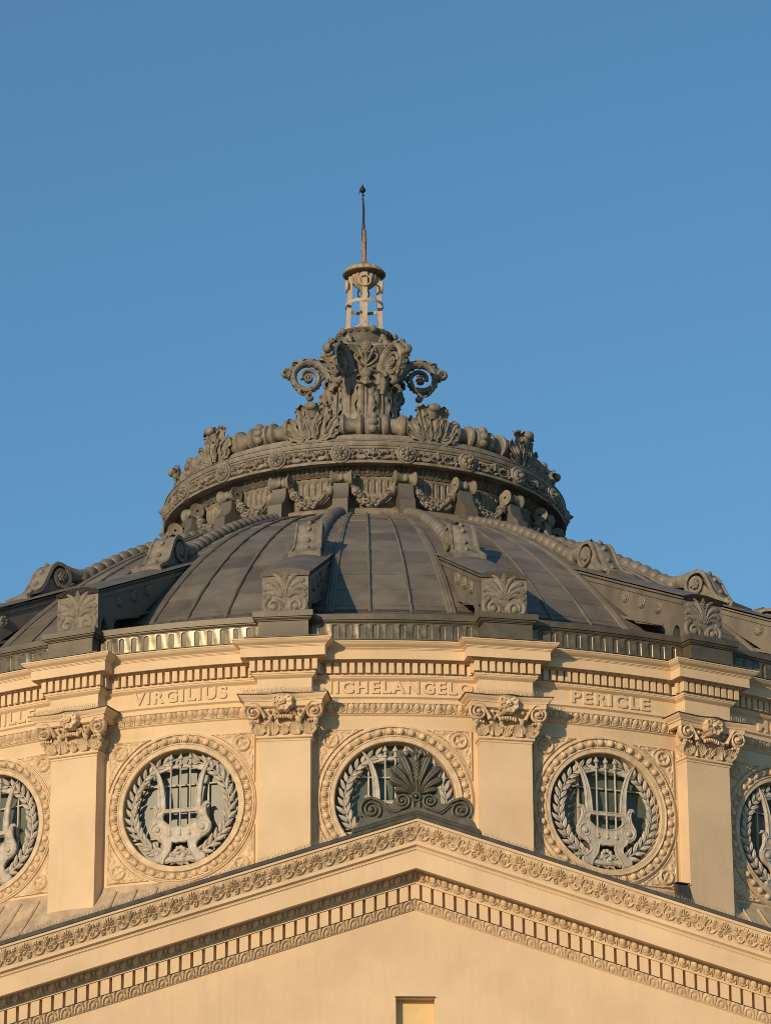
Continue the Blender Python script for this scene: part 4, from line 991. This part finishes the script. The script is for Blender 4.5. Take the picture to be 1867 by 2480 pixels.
for sg in (-1, 1):
    A = spiral(.79, 20.455, .215, .025, PI*.5, -2.35 if 1 else 0, 64)
    B = spiral(.245, 20.625, .135, .02, -PI*.5, -2.0, 50)
    mid = smoothpath([tuple(A[0]), (.62, 20.60), (.48, 20.475), (.36, 20.425), tuple(B[0])], 18)
    p = np.concatenate([A[::-1], mid[1:-1]]); B2 = spiral(.245, 20.625, .135, .02, PI*1.5, -2.0, 50) if 0 else B
    Bc = spiral(.245, 20.625, .135, .02, -PI*.5, -1.9, 48)
    q = np.concatenate([p, Bc]); q[:, 0] *= sg
    tt = np.concatenate([np.linspace(.6, 1, len(A)), np.ones(16), np.linspace(1, .6, len(Bc))])
    m.tube(uvw(q, .065), .030*tt, 8)
    o = np.concatenate([A[6:44], ]); 
    for dr in (-.075,):
        A2 = spiral(.79, 20.455, .215+dr, .02, PI*.5, -1.5, 44); M2 = smoothpath([tuple(A2[0]), (.60, 20.53), (.47, 20.415), (.34, 20.375), (.22, 20.41)], 18); q2 = np.concatenate([A2[::-1], M2[1:]]); q2[:, 0] *= sg
        m.tube(uvw(q2, .055), .022, 7)
    m.ball((sg*.79, .07, 20.455), .035, 8, 6); m.ball((sg*.245, .07, 20.625), .028, 8, 6)
    m.tube([(sg*.06, .06, 20.62), (sg*.05, .06, 20.47)], .03, 6)
m.ball((-.01, .10, 20.70), (.045, .05, .045), 12, 8); m.lathe([(.09, .05), (.09, .085), (.06, .085)], 20, (-.01, 0, 20.70), (1, 0, 0), (0, 0, 1), (0, 1, 0))
puta(m.build('scroll', BRONZE, AC, fn=AF, smooth=50))
def lobe(tip, wd, base=(0, 20.73), bow=0.):
    b = np.array(base); t = np.array(tip); d = t-b; L = np.linalg.norm(d); d /= L; pr_ = np.array((d[1], -d[0]))
    n = 16; s = np.linspace(0, 1, n); hw = wd*np.interp(s, [0, .3, .62, .82, .94, 1], [.14, .42, .85, 1.0, .72, .02]); rows = []
    for i in range(n):
        c = b+d*L*s[i]+pr_*bow*math.sin(PI*s[i]); row = []
        for j in np.linspace(-1, 1, 11): row.append((*(c+pr_*hw[i]*j), .0))
        rr = [(x, .03+.095*math.sqrt(max(0, 1-(j)**2))*min(1, hw[i]/wd+.25)-.02*math.exp(-(j/.18)**2), y) for (x, y, _), j in zip(row, np.linspace(-1, 1, 11))]
        rows.append(rr)
    m = M(); m.grid(np.array(rows)); back = np.array(rows)[:, :, :].copy(); back[:, :, 1] = -.05; m.grid(back)
    m.grid(np.stack([np.array(rows)[:, 0], back[:, 0]], 1)); m.grid(np.stack([np.array(rows)[:, -1], back[:, -1]], 1)); m.grid(np.stack([np.array(rows)[-1], back[-1]], 1))
    return m
m = M()
for sg in (-1, 1):
    for x, y, w_, bw in ((.27, 21.50, .085, .03), (.44, 21.27, .085, .035), (.475, 21.04, .08, .03), (.38, 20.84, .065, .02)): m.join(lobe((sg*x, y), w_, (sg*.012, 20.73), -bw*sg))
m.tube([(0, .03, 20.75), (0, .05, 21.45)], [.018, .022], 6)
for i in range(6):
    for sg in (-1, 1): place_leaf(m, leaf(.13, .024, .02), sg*.55, (0, .05, 21.0+.07*i))
for sg in (-1, 1):
    m.tube(smoothpath([(0, .04, 21.33), (sg*.05, .06, 21.46), (sg*.13, .07, 21.53), (sg*.17, .06, 21.46)], 10), np.linspace(.025, .04, 10), 7)
place_leaf(m, leaf(.17, .05, .05), 0, (0, .05, 21.47)); m.ball((0, .05, 21.42), (.05, .04, .1), 8, 6)
co, F = curve_mesh([[(-.05, 20.75), (-.33, 20.83), (-.40, 21.0), (-.38, 21.2), (-.25, 21.42), (-.12, 21.5), (0, 21.55), (.12, 21.5), (.25, 21.42), (.38, 21.2), (.40, 21.0), (.33, 20.83), (.05, 20.75)]], .03, .0)
m.add(np.stack([co[:, 0], co[:, 2]-.02, co[:, 1]], -1), F)
puta(m.build('palmette', BRONZE, AC, fn=AF, smooth=55))

# metal hood against the foot of a pilaster
m = M(); hd = [[(-.15, 0, 20.55), (.15, 0, 20.55), (.15, .22, 20.55), (-.15, .22, 20.55)], [(-.15, 0, 20.95), (.14, 0, 20.95), (.14, .18, 20.93), (-.14, .18, 20.93)], [(-.17, 0, 21.32), (.10, 0, 21.32), (.10, .12, 21.28), (-.16, .12, 21.28)], [(-.17, 0, 21.35), (.10, 0, 21.35), (.10, .01, 21.34), (-.16, .01, 21.34)]]
m.grid(np.array(hd), cv=True); m.box((-.035, .07, 21.32), (.15, .075, .01))
MH = m.build('metal_hood', FLASH, None, smooth=0, fn=lambda P: rotz(flat(13.9)(P), R_(24.25)))
tag(MH, 'small dark grey metal hood wedged between a pilaster foot and the window wall', 'hood')

# =================================================================== BIRD SPIKES resting on the ledges
def spikes(name_pts, fn, rz, label):
    m = M(); lr = np.random.default_rng(5)
    pts = np.asarray(name_pts, float)
    m.tube(pts, .006, 4)
    for p in pts:
        for dx, dw in ((-.03, .05), (.01, .0), (.035, -.04)):
            h = lr.uniform(.085, .115); m.tube([p, p+np.array((dx+lr.normal(0, .008), dw, h))], .0032, 3, cap=False)
    o = m.build('bird_spikes', STEEL, None, smooth=0, fn=fn, rz=rz); tag(o, label, 'bird spikes', 'bird spike strips on the ledges'); return o
for k, lb in ((-2, 'row of thin bird spikes on the capital left of VIRGILIUS'), (-1, 'row of thin bird spikes on the capital between VIRGILIUS and MICHELANGELO'),
              (0, 'row of thin bird spikes on the capital between MICHELANGELO and PERICLE'), (1, 'row of thin bird spikes on the capital right of PERICLE')):
    spikes([(u, .20-.05*(1-abs(u)/.8)+.07*math.exp(-(u/.2)**2), 24.80) for u in np.linspace(-.8, .8, 32)], flat(RP), R_(18*k+9), lb)
for sg, lb in ((-1, 'long row of bird spikes along the left slope of the gable roof'), (1, 'long row of bird spikes along the right slope of the gable roof')):
    spikes([(sg*x, 0, 20.37-SL*x) for x in np.arange(1.25, 7.6, .055)], lambda P: np.stack([P[..., 0], -20.75-P[..., 1], P[..., 2]], -1), 0, lb)
